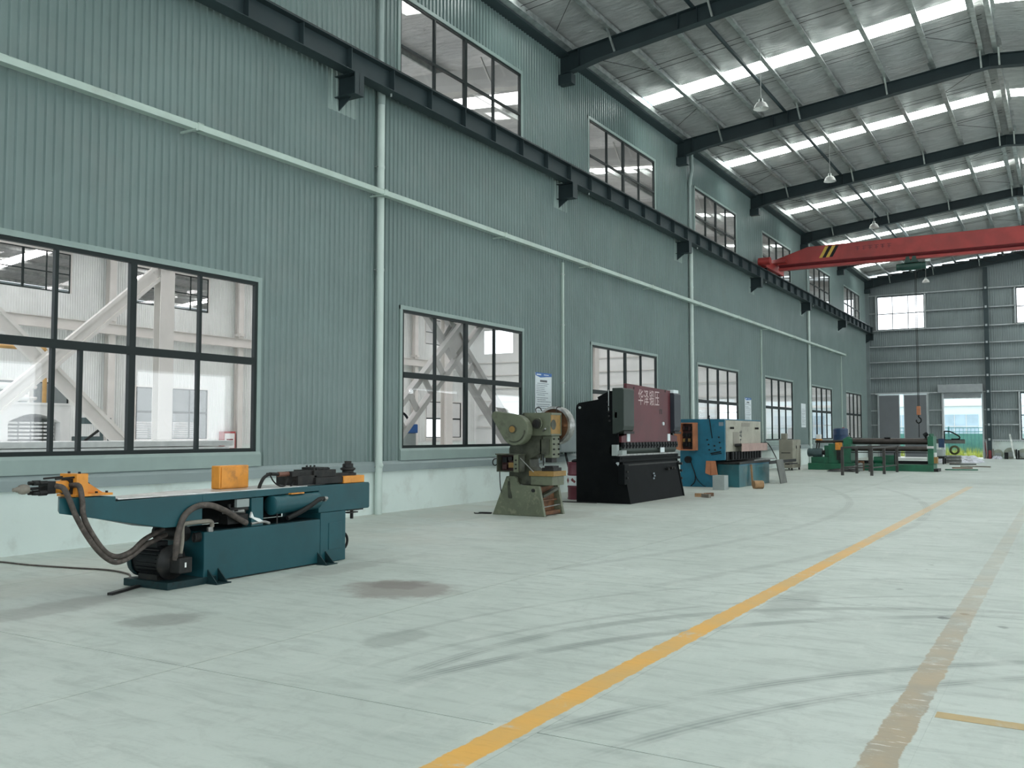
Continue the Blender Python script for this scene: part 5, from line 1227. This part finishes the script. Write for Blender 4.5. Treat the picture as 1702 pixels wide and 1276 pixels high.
fb = MB().bar((-10.35, 19.50, .012), (-9.42, 19.60, .012), .05, .022).build('steel_bar', 'iron', loc=(-9.9, 19.55, 0))
tag(fb, 'thin dark steel bar on the floor in front of the oil drum', 'bar')

# ------------------------------------------------------------------ press brake
br = thing('press_brake', 'black press brake with a maroon ram and pale lettering', 'machine', (-9.2, 21.4, 0))
side = [(-10.0, 0), (-8.62, 0), (-8.82, 1.0), (-8.84, 1.09), (-9.10, 1.10), (-9.14, 1.16), (-9.14, 1.28), (-9.10, 1.34), (-8.92, 1.34), (-8.95, 2.40), (-9.02, 2.50), (-9.45, 2.40), (-9.93, 2.33), (-9.99, 2.28), (-10.01, 2.2)]
for y in (19.70, 23.12): MB().prism(side, 'y', y, y + .06).build('side_plate', 'brake_black', br, bevel=.006)
MB().prism([(-9.45, 2.36), (-8.98, 2.46), (-8.98, 2.60), (-9.20, 2.60), (-9.50, 2.46)], 'y', 19.80, 23.1).build('top_tank', 'brake_black', br, bevel=.01)
MB().box(-9.95, -9.5, 19.76, 23.12, .25, 2.25).build('rear_frame', 'brake_black', br)
# bed: sloped apron between the side plates with a table rail on top
MB().prism([(-8.82, 0), (-8.64, 0), (-8.83, .95), (-8.93, .95)], 'y', 19.76, 23.12).build('bed_apron', 'brake_black', br, bevel=.004)
MB().box(-8.98, -8.80, 19.50, 23.36, .955, 1.02).box(-8.96, -8.84, 19.60, 23.30, 1.02, 1.09).build('bed_table', 'brake_black', br, bevel=.004)
MB().box(-8.835, -8.80, 19.55, 23.3, .86, .90).build('front_rail', 'iron', br)
MB().box(-8.93, -8.88, 19.62, 23.30, 1.09, 1.13).build('die_rail', 'steel', br)
m = MB()
m.box(-8.82, -8.66, 19.46, 19.70, .45, .90)
m.build('control_box', 'brake_black', br, bevel=.01)
for z in (.60, .74): MB().cyl((-8.66, 19.58, z), (-8.63, 19.58, z), .025, 10).build('push_button', 'iron', br)
for y, z in ((22.3, .72), (22.55, .74), (22.7, .73)): MB().cyl((-8.78, y, z), (-8.70, y, z), .035, 10).build('gauge', 'iron', br)
for z in (.42, .62, .80): MB().box(-8.80, -8.70, 23.19, 23.24, z, z + .06).build('end_stop', 'iron', br)
m = MB()
for i in range(3): m.box(-8.752 + .012, -8.735 + .012, 21.33 + .05 * (i % 2), 21.40 + .05 * (i % 2), .50 + .06 * i, .54 + .06 * i)
m.build('bed_mark', 'print_grey', br)
# ram
RXF = -8.87
MB().prism([(19.78, 1.40), (23.32, 1.40), (23.32, 1.55), (22.85, 1.58), (22.85, 2.72), (20.08, 2.78), (20.08, 1.58), (19.78, 1.55)], 'x', RXF - .07, RXF).build('ram', 'maroon', br, bevel=.006)
m = MB()
for i in range(19):
    y = 19.84 + i * .185
    m.box(RXF - .05, RXF + .03, y, y + .12, 1.26, 1.40).box(RXF - .04, RXF + .045, y + .03, y + .09, 1.30, 1.345)
m.build('tool_clamp', 'black', br)
MB().prism([(-8.93, 1.13), (-8.89, 1.20), (-8.885, 1.30), (-8.935, 1.30)], 'y', 19.80, 23.30).build('punch_tool', 'cyl_green', br)
for y in (20.06, 22.62): MB().box(RXF, RXF + .02, y, y + .16, 1.42, 1.60).build('gib_plate', 'paper', br)
MB().box(-9.03, -8.90, 19.58, 19.70, 1.10, 1.35).box(-8.90, -8.80, 19.66, 19.90, 1.12, 1.22).build('back_gauge', 'grey_box', br)
MB().box(RXF + .03, RXF + .05, 22.05, 22.30, 1.14, 1.26).build('tool_tag', 'paper', br)
MB().prism([(-8.98, .93), (-8.90, .98), (-8.90, .84)], 'y', 19.685, 19.698).build('side_tag', 'paper', br)
MB().box(-8.99, -8.93, 19.66, 19.70, 1.97, 2.10).build('limit_switch', 'paper', br)
# cylinder covers
for (y, mt) in ((19.66, 'cyl_green'), (22.86, 'cyl_blue')):
    e = .60 if y < 20 else .46
    o = MB().prism([(-8.98, 1.60), (-8.78, 1.68), (-8.76, 1.78), (-8.76, 2.62), (-8.80, 2.66), (-9.05, 2.66), (-9.05, 1.60)], 'y', y, y + e).build('cylinder_cover', mt, br, bevel=.012)
    MB().box(-8.775, -8.755, y + .01, y + e - .01, 1.60, 1.66).build('cover_lip', 'iron', o)
    if y > 20: MB().box(-9.0, -8.8, y + .05, y + e - .06, 2.66, 2.74).build('valve_head', 'paper', o)
MB().box(-9.5, -9.06, 19.67, 19.70, 1.55, 2.52).build('manifold_plate', 'cyl_green', br) if False else None
for i in range(5): MB().cyl((-9.16 + .01 * i, 19.64, 2.34 - .11 * i), (-9.16 + .01 * i, 19.70, 2.34 - .11 * i), .022, 8).build('side_bolt', 'iron', br)
MB().cyl((-9.14, 19.66, 2.1), (-9.14, 19.66, 2.62), .008, 6).build('pressure_line', 'galv', br)
MB().cyl((-9.90, 19.68, 2.22), (-9.90, 19.70, 2.22), .03, 10).build('lifting_hole', 'grey_box', br)
# lettering and the small holes on the ram
try:
    cu = bpy.data.curves.new('ram_lettering', 'FONT'); cu.body = '华泽锻压'; cu.size = .36; cu.extrude = .002; cu.align_x = 'LEFT'; cu.space_character = 1.12
    cu.resolution_u = 3
    to = bpy.data.objects.new('tmp_text', cu); SC.collection.objects.link(to)
    bpy.context.view_layer.update()
    me = bpy.data.meshes.new_from_object(to.evaluated_get(bpy.context.evaluated_depsgraph_get()))
    bpy.data.objects.remove(to)
    me.materials.clear(); me.materials.append(M['letter'])
    me.transform(Matrix.Scale(1.15, 4, (0, 1, 0)))
    me.transform(Matrix.Scale(.90, 4, (1, 0, 0)))
    tx = inst('ram_lettering', me, (RXF + .004 + 9.2, 20.74 - 21.4, 2.33), br, (math.pi / 2, 0, math.pi / 2))
    tx['label'] = 'pale lettering across the top of the maroon ram'
except Exception as e: print('text', e)
m = MB(); m.box(RXF, RXF + .004, 22.12, 22.26, 2.20, 2.22).box(RXF, RXF + .004, 22.12, 22.15, 2.10, 2.20).box(RXF, RXF + .004, 22.22, 22.26, 2.10, 2.20)
m.build('ram_stencil', 'black', br)
MB().cyl((RXF, 22.32, 1.86), (RXF + .03, 22.32, 1.86), .045, 14).build('ram_plug', 'paper', br, smooth=True)
m = MB()
for y in (20.5, 22.5): m.cyl((RXF, y, 2.69), (RXF + .006, y, 2.69), .03, 10)
m.build('ram_hole', 'black', br)
for i, (x, y, a) in enumerate(((-8.12, 22.95, .3), (-8.0, 23.25, 1.1), (-7.9, 22.75, -.5))):
    o = MB().bar((x - .14 * math.cos(a), y - .14 * math.sin(a), .045), (x + .14 * math.cos(a), y + .14 * math.sin(a), .045), .07, .09).build('scrap_block', ['wood', 'rust', 'wood_grey'][i], loc=(x, y, 0))
    tag(o, ['brown wooden', 'rusty steel', 'grey timber'][i] + ' scrap block on the floor past the press brake', 'scrap')

# ------------------------------------------------------------------ plate shear
shr = thing('plate_shear', 'blue and beige plate shear with an open orange switch cabinet', 'machine', (-9.3, 29, 0))
lp_ = [(-10.28, 0), (-9.24, 0), (-9.22, .76), (-9.18, .80), (-8.86, .82), (-8.86, 2.02), (-10.26, 2.02)]
MB().prism(lp_, 'y', 27.25, 27.33).build('side_frame', 'blue', shr, bevel=.008)
MB().prism(lp_, 'y', 30.95, 31.03).build('side_frame', 'blue', shr, bevel=.008)
MB().box(-10.26, -9.6, 27.33, 30.95, .2, 1.95).build('rear_frame', 'blue', shr)
MB().box(-10.24, -8.87, 27.26, 31.02, 2.02, 2.05).build('top_plate', 'blue', shr)
MB().box(-9.0, -8.85, 27.345, 30.99, 1.06, 2.01).build('blade_beam', 'beige', shr, bevel=.01)
MB().box(-8.85, -8.845, 28.9, 29.75, 1.83, 1.95).build('maker_plate', 'beige_dark', shr)
MB().box(-8.85, -8.84, 28.0, 28.6, 1.25, 1.66).build('cover_plate', 'beige_dark', shr, bevel=.003)
for y in (27.75, 30.35):
    MB().cyl((-8.85, y, 1.78), (-8.74, y + .03, 1.78), .035, 10).build('beam_pin', 'iron', shr)
m = MB()
for (a, b, c, d) in ((0, .09, .0, .05), (.03, .06, .05, .12), (0, .09, .12, .15), (.12, .20, -.02, .03), (.14, .17, .03, .2), (.12, .22, .12, .16), (.02, .16, -.12, -.08), (.04, .07, -.2, -.08)):
    m.box(-8.85, -8.846, 28.68 + a, 28.68 + b, 1.52 + c, 1.52 + d)
m.build('beam_stencil', 'print_dark', shr)
MB().box(-8.84, -8.62, 28.15, 30.95, 1.27, 1.30).box(-8.64, -8.62, 28.15, 30.95, 1.06, 1.27).build('finger_guard', 'pink_guard', shr, bevel=.004)
MB().cyl((-8.80, 28.02, 1.25), (-8.62, 28.1, 1.27), .05, 10).build('guard_hinge', 'iron', shr)
for i in range(11):
    y = 27.75 + i * .29
    MB().cyl((-8.80, y, .82), (-8.80, y, 1.06), .055, 12).build('hold_down', 'black', shr, smooth=True)
MB().box(-9.0, -8.86, 27.4, 30.9, .80, 1.05).build('blade_box', 'black', shr)
MB().box(-9.22, -8.50, 27.50, 30.86, .69, .755).build('table_top', 'iron', shr, bevel=.006)
MB().box(-9.10, -8.55, 29.2, 31.8, .756, .785).build('sheet_metal', 'steel', shr)
MB().box(-9.2, -8.53, 27.55, 30.80, 0, .685).build('bed', 'blue_bed', shr, bevel=.008)
MB().box(-8.53, -8.526, 27.6, 30.75, .64, .68).build('bed_lip', 'blue', shr)
for y in (30.9, ): MB().box(-8.62, -8.54, y, 34.4, .60, .70).build('support_arm', 'black', shr)
MB().box(-8.66, -8.50, 33.3, 34.45, .52, .56).build('arm_stop', 'iron', shr)
MB().tube([(-8.85, 31.0, 1.30), (-8.8, 31.5, 1.3), (-8.75, 31.7, 1.2), (-8.7, 32.0, .95), (-8.68, 32.3, .74)], .018, 6).build('air_hose', 'black_rubber', shr, smooth=True)
# orange switch cabinet hung on the near side
oc = thing('switch_cabinet', None, None); oc.parent = shr; LOC[oc.name] = LOC[shr.name]
MB().box(-10.16, -9.70, 27.22, 27.25, 1.10, 1.94).box(-10.18, -10.15, 27.0, 27.25, 1.10, 1.94).box(-9.78, -9.70, 27.0, 27.22, 1.10, 1.94).box(-10.15, -9.78, 27.0, 27.22, 1.91, 1.94).box(-10.15, -9.78, 27.0, 27.22, 1.10, 1.13).build('shell', 'faded_orange', oc)
MB().prism([(-10.18, 1.10), (-10.36, 1.16), (-10.36, 1.55), (-10.30, 1.94), (-10.18, 1.94)], 'y', 26.97, 27.0).build('open_door', 'faded_orange', oc)
MB().box(-10.15, -9.78, 27.19, 27.22, 1.13, 1.91).build('panel', 'dark_red_inside', oc)
for z, mt in ((1.72, 'dark_red_inside'), (1.52, 'black'), (1.36, 'ochre'), (1.22, 'black')):
    for i in range(4): MB().box(-10.13 + i * .088, -10.06 + i * .088, 27.10, 27.19, z, z + .10).build('contactor', mt if i % 2 == 0 else 'black', oc, bevel=.003)
    MB().box(-10.15, -9.78, 27.15, 27.19, z - .03, z - .015).build('wire_duct', 'iron', oc)
MB().cyl((-9.25, 27.24, 1.47), (-9.31, 27.16, 2.12), .014, 8).sphere((-9.31, 27.16, 2.13), .03, 10, 6).build('hand_lever', 'black', shr, smooth=True)
MB().cyl((-10.0, 27.15, .82), (-10.0, 27.25, .82), .105, 18).build('cable_reel', 'black', shr, smooth=True)
MB().tube([(-9.92, 27.2, .78), (-9.86, 27.2, .6), (-9.78, 27.21, .35), (-9.80, 27.2, .15), (-9.92, 27.2, .02)], .016, 6).tube([(-9.80, 27.23, .40), (-9.72, 27.22, .22), (-9.55, 27.2, .06), (-9.45, 27.2, .02)], .010, 6).build('cable', 'black_rubber', shr, smooth=True)
o = MB().prism([(-9.46, .42), (-9.29, .36), (-9.29, .79), (-9.43, .79)], 'y', 27.19, 27.25).build('pedal_guard', 'faded_orange', shr)
MB().prism([(-9.27, .36), (-9.09, .38), (-9.15, .79), (-9.28, .79)], 'y', 27.17, 27.25).build('pedal_guard', 'faded_orange', shr)
for i, (a, z) in enumerate(((-9.40, 1.42), (-9.36, 1.28), (-9.18, 1.24), (-9.02, 1.34), (-8.99, 1.18), (-9.16, 1.12), (-9.34, 1.12), (-9.04, 1.5))):
    MB().cyl((a, 27.22, z), (a, 27.25, z), .024, 8).build('side_bolt', 'iron', shr)
MB().bar((-9.30, 27.23, 1.01), (-8.98, 27.23, 1.07), .02, .03).bar((-9.28, 27.23, .97), (-8.96, 27.23, 1.02), .02, .02).build('side_link', 'black', shr)
MB().box(-9.04, -8.90, 27.245, 27.25, 1.84, 1.95).build('data_plate', 'print_grey', shr)

gb = MB().box(-8.84, -8.49, 26.02, 26.38, 0, .41).build('sheet_box', 'grey_box', loc=(-8.66, 26.2, 0), bevel=.006)
tag(gb, 'small plain grey sheet metal box on the floor before the blue shear', 'box')
lg = thing('log', 'short sawn wooden log on the floor against the shear bed', 'log', (-7.86, 27.2, 0))
MB().cyl((-7.97, 27.12, .12), (-7.76, 27.3, .12), .12, 18).build('bark', 'wood', lg, smooth=True)
MB().cyl((-7.755, 27.304, .12), (-7.75, 27.308, .12), .112, 18).build('sawn_end', 'paper', lg, smooth=True)
st = MB().bar((-8.42, 28.55, 0), (-8.48, 28.6, .66), .055, .05, (1, 0, 0)).build('wooden_post', 'wood', loc=(-8.45, 28.6, 0))
tag(st, 'brown wooden post leaning on the front of the shear bed', 'post')
lpz = MB().prism([(30.30, 0), (31.05, 0), (30.86, .78), (30.05, .78)], 'x', -8.02, -7.99).build('steel_plate', 'dark_plate', loc=(-8, 30.6, 0))
lpz.rotation_euler = (0, -.10, 0); lpz.location = (-8.02, 30.6, 0)
tag(lpz, 'dark steel plate leaning slanted beside the shear', 'plate')

bc = thing('beige_cabinet', 'free-standing beige electrical cabinet past the shear', 'cabinet', (-10.76, 42.2, 0))
MB().box(-11.05, -10.47, 41.5, 42.95, .10, 1.35).build('body', 'beige_dark', bc, bevel=.015)
for a, b in ((41.53, 42.21), (42.24, 42.92)):
    d_ = MB().box(-10.47, -10.45, a, b, .25, 1.32).build('door', 'beige', bc, bevel=.005)
    MB().box(-10.45, -10.425, b - .12, b - .08, .95, 1.08).build('handle', 'black', d_)
MB().box(-10.95, -10.55, 41.49, 41.5, .75, .78).build('vent', 'iron', bc)
for x in (-11.0, -10.55):
    for y in (41.55, 42.85): MB().box(x, x + .06, y, y + .06, 0, .10).build('leg', 'iron', bc)
MB().box(-10.98, -10.75, 41.6, 41.85, 1.35, 1.62).build('terminal_box', 'beige_dark', bc, bevel=.01)

# ------------------------------------------------------------------ plate roll
pr = thing('plate_roll', 'green plate rolling machine with long dark rollers', 'machine', (-7.5, 43.6, 0))
MB().box(-10.17, -4.97, 43.05, 44.25, 0, .29).build('base', 'green', pr, bevel=.015)
MB().box(-10.05, -9.25, 43.15, 44.1, .29, .56).build('motor_pedestal', 'green', pr, bevel=.01)
mo = MB().cyl((-10.12, 43.4, .76), (-9.60, 43.4, .76), .185, 24).build('motor', 'green_grey', pr, smooth=True)
for i in range(18):
    a = math.pi * 2 * i / 18; p = Vector((0, math.cos(a), math.sin(a)))
    MB().bar(Vector((-10.02, 43.4, .76)) + p * .19, Vector((-9.66, 43.4, .76)) + p * .19, .012, .02, p).build('cooling_fin', 'green_grey', mo)
MB().lathe([(0, 0), (.14, 0), (.19, .03), (.195, .12)], (-10.25, 43.4, .76), (1, 0, 0), 24).build('fan_cover', 'green_grey', mo, smooth=True)
MB().cyl((-9.60, 43.4, .76), (-9.42, 43.4, .76), .10, 16).cyl((-9.5, 43.4, .76), (-9.46, 43.4, .76), .16, 16).build('coupling', 'iron', pr, smooth=True)
MB().cyl((-9.40, 43.5, .70), (-9.40, 43.75, 1.0), .09, 10).box(-9.5, -9.3, 43.3, 43.6, .56, 1.08).build('brake_unit', 'green', pr, bevel=.01)
MB().box(-9.28, -8.85, 43.10, 44.2, .29, 1.17).build('gearbox', 'green', pr, bevel=.02)
MB().box(-9.3, -8.83, 43.08, 44.22, .66, .70).build('gearbox_flange', 'green', pr)
MB().box(-8.64, -8.32, 43.10, 44.20, .29, 1.40).build('left_stand', 'green', pr, bevel=.02)
MB().lathe([(.10, 0), (.17, .03), (.20, .12), (.20, .25)], (-8.66, 43.65, 1.28), (1, 0, 0), 22).build('bearing_housing', 'green', pr, smooth=True)
MB().cyl((-8.42, 43.65, 1.275), (-5.15, 43.65, 1.275), .135, 28).build('top_roller', 'roll_iron', pr, smooth=True)
MB().cyl((-9.95, 43.65, 1.245), (-8.6, 43.65, 1.27), .062, 18).build('roller_tail', 'roll_iron', pr, smooth=True)
for y in (43.40, 43.92): MB().cyl((-8.45, y, .955), (-5.15, y, .955), .105, 26).build('lower_roller', 'roll_iron', pr, smooth=True)
MB().box(-5.20, -4.97, 43.12, 44.2, .29, 1.50).build('right_stand', 'green', pr, bevel=.015)
for y in (43.25, 43.65, 44.05): MB().cyl((-5.1, y, 1.50), (-5.1, y, 1.60), .05, 10).build('adjusting_bolt', 'green', pr)
MB().box(-5.22, -4.95, 43.09, 43.12, .98, 1.08).build('stand_plate', 'rail_top', pr)
MB().box(-4.97, -4.90, 43.2, 43.6, .62, .80).build('tip_cylinder', 'white', pr)
MB().box(-4.97, -4.83, 43.15, 43.5, .35, .62).build('terminal_box', 'ochre', pr, bevel=.01)
MB().box(-4.97, -4.80, 43.05, 44.1, 0, .12).build('base_foot', 'iron', pr)
MB().box(-8.95, -8.67, 42.92, 43.10, .89, 1.22).build('control_box', 'orange', pr, bevel=.02)
MB().box(-8.90, -8.70, 42.96, 43.06, .45, .89).build('control_stand', 'iron', pr)
MB().box(-8.35, -5.2, 43.15, 43.22, .775, .81).build('tie_bar', 'black', pr)
for x in (-6.55, ): MB().box(x, x + .04, 43.16, 43.20, .10, .78).build('tie_post', 'black', pr)
MB().cyl((-7.42, 43.5, .46), (-7.02, 43.5, .46), .15, 18).box(-7.35, -7.1, 43.35, 43.65, .29, .34).build('lower_motor', 'green', pr, smooth=True)
MB().box(-6.95, -6.55, 43.4, 43.8, .29, .68).build('reducer', 'green', pr, bevel=.02)
MB().box(-8.3, -5.2, 43.9, 44.1, .29, .42).build('inner_rail', 'black', pr)
sg = MB().box(-9.90, -9.70, 43.5, 43.75, 1.37, 1.58).build('wrapped_part', 'white', pr, bevel=.02)
MB().box(-9.92, -9.68, 43.48, 43.77, 1.312, 1.37).build('part_seat', 'orange', pr)
MB().cyl((-9.86, 43.4, .94), (-9.86, 43.6, 1.30), .03, 8).cyl((-9.76, 43.4, .94), (-9.76, 43.6, 1.30), .03, 8).build('tail_strut', 'iron', pr)
MB().tube([(-8.45, 43.6, 1.42), (-8.5, 43.6, 1.52), (-8.46, 43.6, 1.60)], .012, 6).sphere((-8.46, 43.6, 1.61), .03, 8, 6).build('hand_lever', 'iron', pr, smooth=True)
MB().cyl((-5.40, 43.65, 1.52), (-5.25, 43.65, 1.62), .09, 14).box(-5.36, -5.28, 43.6, 43.7, 1.41, 1.52).build('work_lamp', 'black', pr, smooth=True)
MB().box(-7.0, -6.75, 43.55, 43.75, 1.41, 1.45).build('clamp_pad', 'black', pr)

tb = thing('work_table', 'dark steel tube work table frame in front of the green plate roll', 'table', (-7, 39.8, 0))
for (x, y) in ((-7.60, 37.7), (-6.55, 37.85), (-7.46, 39.8), (-6.40, 39.7), (-7.32, 41.9), (-6.26, 42.0)):
    MB().box(x - .05, x + .05, y - .05, y + .05, 0, 1.04).build('leg', 'table_steel', tb)
MB().bar((-7.60, 37.7, 1.07), (-7.32, 41.95, 1.07), .07, .06).bar((-6.55, 37.85, 1.07), (-6.26, 42.05, 1.07), .07, .06).bar((-7.65, 37.7, 1.07), (-6.5, 37.85, 1.07), .07, .06).bar((-7.35, 41.95, 1.07), (-6.2, 42.02, 1.07), .07, .06).bar((-7.46, 39.8, 1.07), (-6.40, 39.75, 1.07), .07, .06).build('top_frame', 'table_steel', tb)
MB().bar((-7.60, 37.7, .30), (-7.32, 41.9, .30), .045, .045).bar((-6.55, 37.85, .30), (-6.26, 42.0, .30), .045, .045).bar((-7.6, 37.72, .30), (-6.55, 37.85, .30), .045, .045).build('lower_rail', 'table_steel', tb)
bl = thing('blue_barrel', 'blue plastic barrel on a stand behind the green plate roll', 'barrel', (-10.75, 53, 0))
MB().lathe([(0, .02), (.36, .02), (.39, .05), (.395, .3), (.405, .33), (.395, .36), (.395, .72), (.405, .75), (.395, .78), (.39, 1.05), (.33, 1.11), (0, 1.11)], (-10.75, 53, .80), n=28).build('barrel', 'blue_barrel', bl, smooth=True)
MB().cyl((-10.6, 53, 1.91), (-10.6, 53, 1.95), .06, 12).build('bung', 'red', bl, smooth=True)
m = MB()
for x in (-11.05, -10.45):
    for y in (52.7, 53.3): m.box(x - .03, x + .03, y - .03, y + .03, 0, .76)
m.box(-11.15, -10.35, 52.6, 53.4, .76, .82); m.build('stand', 'iron', bl)
# loose things on the floor round the plate roll
def crumple(x0, x1, y0, y1, h, seed, n=22, m_=14):
    r = random.Random(seed); k = [(r.uniform(-5, 5), r.uniform(-5, 5), r.uniform(0, 6.3), r.uniform(.15, .4)) for _ in range(8)]
    mb = MB(); vs = []
    for j in range(m_ + 1):
        for i in range(n + 1):
            u, v = i / n, j / m_; x = x0 + (x1 - x0) * u + .06 * math.sin(9 * v + seed); y = y0 + (y1 - y0) * v + .1 * math.sin(7 * u + seed)
            e = min(1, 6 * min(u, 1 - u, v, 1 - v))
            z = h * (.35 + sum(a * abs(math.sin(fx * u * 3 + fy * v * 3 + p)) for fx, fy, p, a in k) * .45) * e + .006
            vs.append((x, y, max(.006, z)))
    fs = [(j * (n + 1) + i, j * (n + 1) + i + 1, (j + 1) * (n + 1) + i + 1, (j + 1) * (n + 1) + i) for j in range(m_) for i in range(n)]
    return mb.add(vs, fs)
tag(crumple(-8.9, -7.75, 41.0, 42.3, .09, 3).build('tarpaulin', 'black', loc=(-8.3, 41.6, 0)), 'crumpled black tarpaulin on the floor left of the work table', 'tarpaulin')
cd = MB().prism([(-8.45, .01), (-7.70, .01), (-7.72, .34), (-7.82, .36)], 'y', 42.42, 42.46).build('cardboard', 'grey_box', loc=(-8.1, 42.4, 0))
tag(cd, 'pale cardboard sheet propped against the green base', 'cardboard')
tag(MB().box(-7.95, -7.70, 42.5, 42.8, .0, .42).build('carton', 'rust', loc=(-7.8, 42.6, 0), bevel=.01), 'small brown carton between the work table legs and the plate roll', 'carton')
tag(crumple(-6.95, -4.2, 56.75, 59.9, .30, 8, 40, 26).build('plastic_film', 'plastic_film', loc=(-5.6, 57.5, 0)), 'crumpled silver plastic film spread on the floor by the doorway', 'film')
for i, (x0, y0, x1, y1, mt, lb) in enumerate(((-4.75, 45.2, -3.5, 45.6, 'green', 'green steel strip on the floor right of the plate roll'), (-4.7, 47.6, -3.9, 47.9, 'rust', 'rusty flat bar on the floor behind the green strip'), (-4.6, 50.4, -3.3, 50.0, 'wood_grey', 'grey timber batten on the floor right of the plate roll'), (-5.4, 53.4, -4.2, 53.8, 'iron', 'dark steel bar on the floor before the plastic film'))):
    tag(MB().bar((x0, y0, .03), (x1, y1, .03), .14, .05).build('floor_strip', mt, loc=((x0 + x1) / 2, (y0 + y1) / 2, 0)), lb, 'strip')
# cutting gantry with its cable loop
gn = thing('cutting_gantry', 'blue gantry cutter with a looping cable chain before the doorway', 'machine', (-6, 54.5, 0))
MB().box(-6.3, -4.75, 54.40, 54.62, 1.09, 1.28).build('cross_beam', 'dark_plate', gn, bevel=.01)
MB().box(-6.3, -4.75, 54.38, 54.42, 1.28, 1.31).build('beam_rail', 'black', gn)
MB().box(-6.0, -5.72, 54.2, 54.40, .88, 1.35).build('carriage', 'blue_barrel', gn, bevel=.02)
MB().tube([(-5.72, 54.5, 1.74), (-5.45, 54.5, 1.72), (-5.15, 54.5, 1.56), (-5.02, 54.5, 1.46), (-5.0, 54.5, 1.36), (-5.1, 54.5, 1.325), (-5.4, 54.5, 1.32)], .035, 8).build('cable_chain', 'black', gn, smooth=True)
MB().box(-5.76, -5.70, 54.46, 54.54, 1.31, 1.76).build('chain_post', 'iron', gn)
MB().box(-6.55, -6.3, 54.0, 55.0, 0, 1.32).build('gantry_leg', 'grey_box', gn, bevel=.02)
MB().box(-6.3, -5.75, 53.9, 55.0, .42, .76).build('motor_housing', 'grey_box', gn, bevel=.03)
MB().box(-6.3, -5.7, 53.9, 55.0, .30, .41).box(-6.28, -6.2, 53.95, 54.05, 0, .3).box(-5.8, -5.72, 53.95, 54.05, 0, .3).box(-5.8, -5.72, 54.85, 54.95, 0, .3).build('track_frame', 'iron', gn)
MB().box(-6.2, -5.9, 54.1, 54.38, .80, .87).build('torch_guard', 'white', gn)
# second small table under the coil and the coil
ps = thing('sheet_stack', 'low stack of steel sheets under the wire coil', 'stack', (-5.5, 56.2, 0))
for i in range(5): MB().box(-5.95 + .03 * (i % 2), -5.1, 55.95, 56.5, .02 + i * .085, .09 + i * .085).build('sheet', 'dark_plate' if i % 2 else 'steel', ps)
for y in (56.0, 56.4): MB().box(-5.9, -5.15, y, y + .06, 0, .02).build('batten', 'wood', ps)
wc_ = thing('wire_coil', 'upright dark green coil of wire in front of the bright doorway', 'coil', (-5.42, 56.2, .44))
for i in range(9):
    rr = .17 + .032 * (i % 3)
    MB().tube([(-5.42 + rr * math.cos(t), 56.11 + .02 * i, .44 + .275 + rr * math.sin(t)) for t in [k * math.pi / 8 for k in range(16)]], .026, 6, 2, True).build('winding', 'wire', wc_, smooth=True)
# things against the end wall
YW = YE - .75
for i, (x, r) in enumerate(((-3.98, .30), (-3.30, .36), (-2.56, .33))):
    o = thing('grey_disc', ['pale disc leaning on the end wall, nearest the doorway', 'larger pale disc leaning on the end wall, in the middle', 'pale disc leaning on the end wall, behind the leaning plank'][i], 'disc', (x, YW + .4, 0), 'discs along the end wall')
    MB().cyl((x, YW + .20, r), (x, YW + .26, r + .01), r, 30).build('rim', 'stone', o, smooth=True)
    MB().cyl((x, YW + .185, r), (x, YW + .20, r), r * .62, 24).build('face', 'grey_box', o, smooth=True)
tag(MB().bar((-3.02, YW - .25, .03), (-3.30, YE - .30, 1.58), .10, .05, (0, -1, .3)).build('plank', 'galv', loc=(-3.1, YW, 0)), 'pale plank leaning against the end wall between the discs', 'plank')
tag(MB().bar((-4.60, YW - .1, .02), (-4.72, YE - .45, 1.05), .05, .04, (0, -1, .3)).build('steel_bar', 'red_dark', loc=(-4.6, YW, 0)), 'dark red bar leaning by the doorway jamb', 'bar')
tag(MB().box(-4.52, -4.34, YW - .1, YW + .08, 0, .55).build('gas_bottle', 'red_dark', loc=(-4.43, YW, 0), bevel=.05), 'dark red bottle standing by the doorway jamb', 'bottle')
tag(MB().box(-4.28, -4.20, YW - .06, YW + .02, 0, .64).build('post', 'wood_grey', loc=(-4.24, YW, 0)), 'grey wooden post standing by the doorway jamb', 'post')
tag(MB().box(-3.60, -3.38, YW - .35, YW - .1, 0, .42).build('canister', 'black', loc=(-3.5, YW - .2, 0), bevel=.02), 'black canister standing before the larger disc', 'canister')
tag(crumple(-4.27, -3.74, YW - .5, YW - .05, .16, 5, 14, 8).build('plastic_bag', 'plastic_film', loc=(-3.9, YW - .3, 0)), 'white crumpled plastic bag by the end wall', 'bag')
tag(MB().box(-2.9, -1.8, YW - .50, YW - .06, 0, .06).build('steel_plate', 'iron', loc=(-2.7, YW - .2, 0)), 'dark flat plate on the floor along the end wall', 'plate')
for i, x in enumerate((-2.98, -2.86)):
    tag(MB().box(x, x + .09, YW - .02, YW + .10, 0, .62 - .05 * i).build('stake', 'black', loc=(x, YW, 0)), ['taller', 'shorter'][i] + ' dark stake standing before the end wall discs', 'stake')
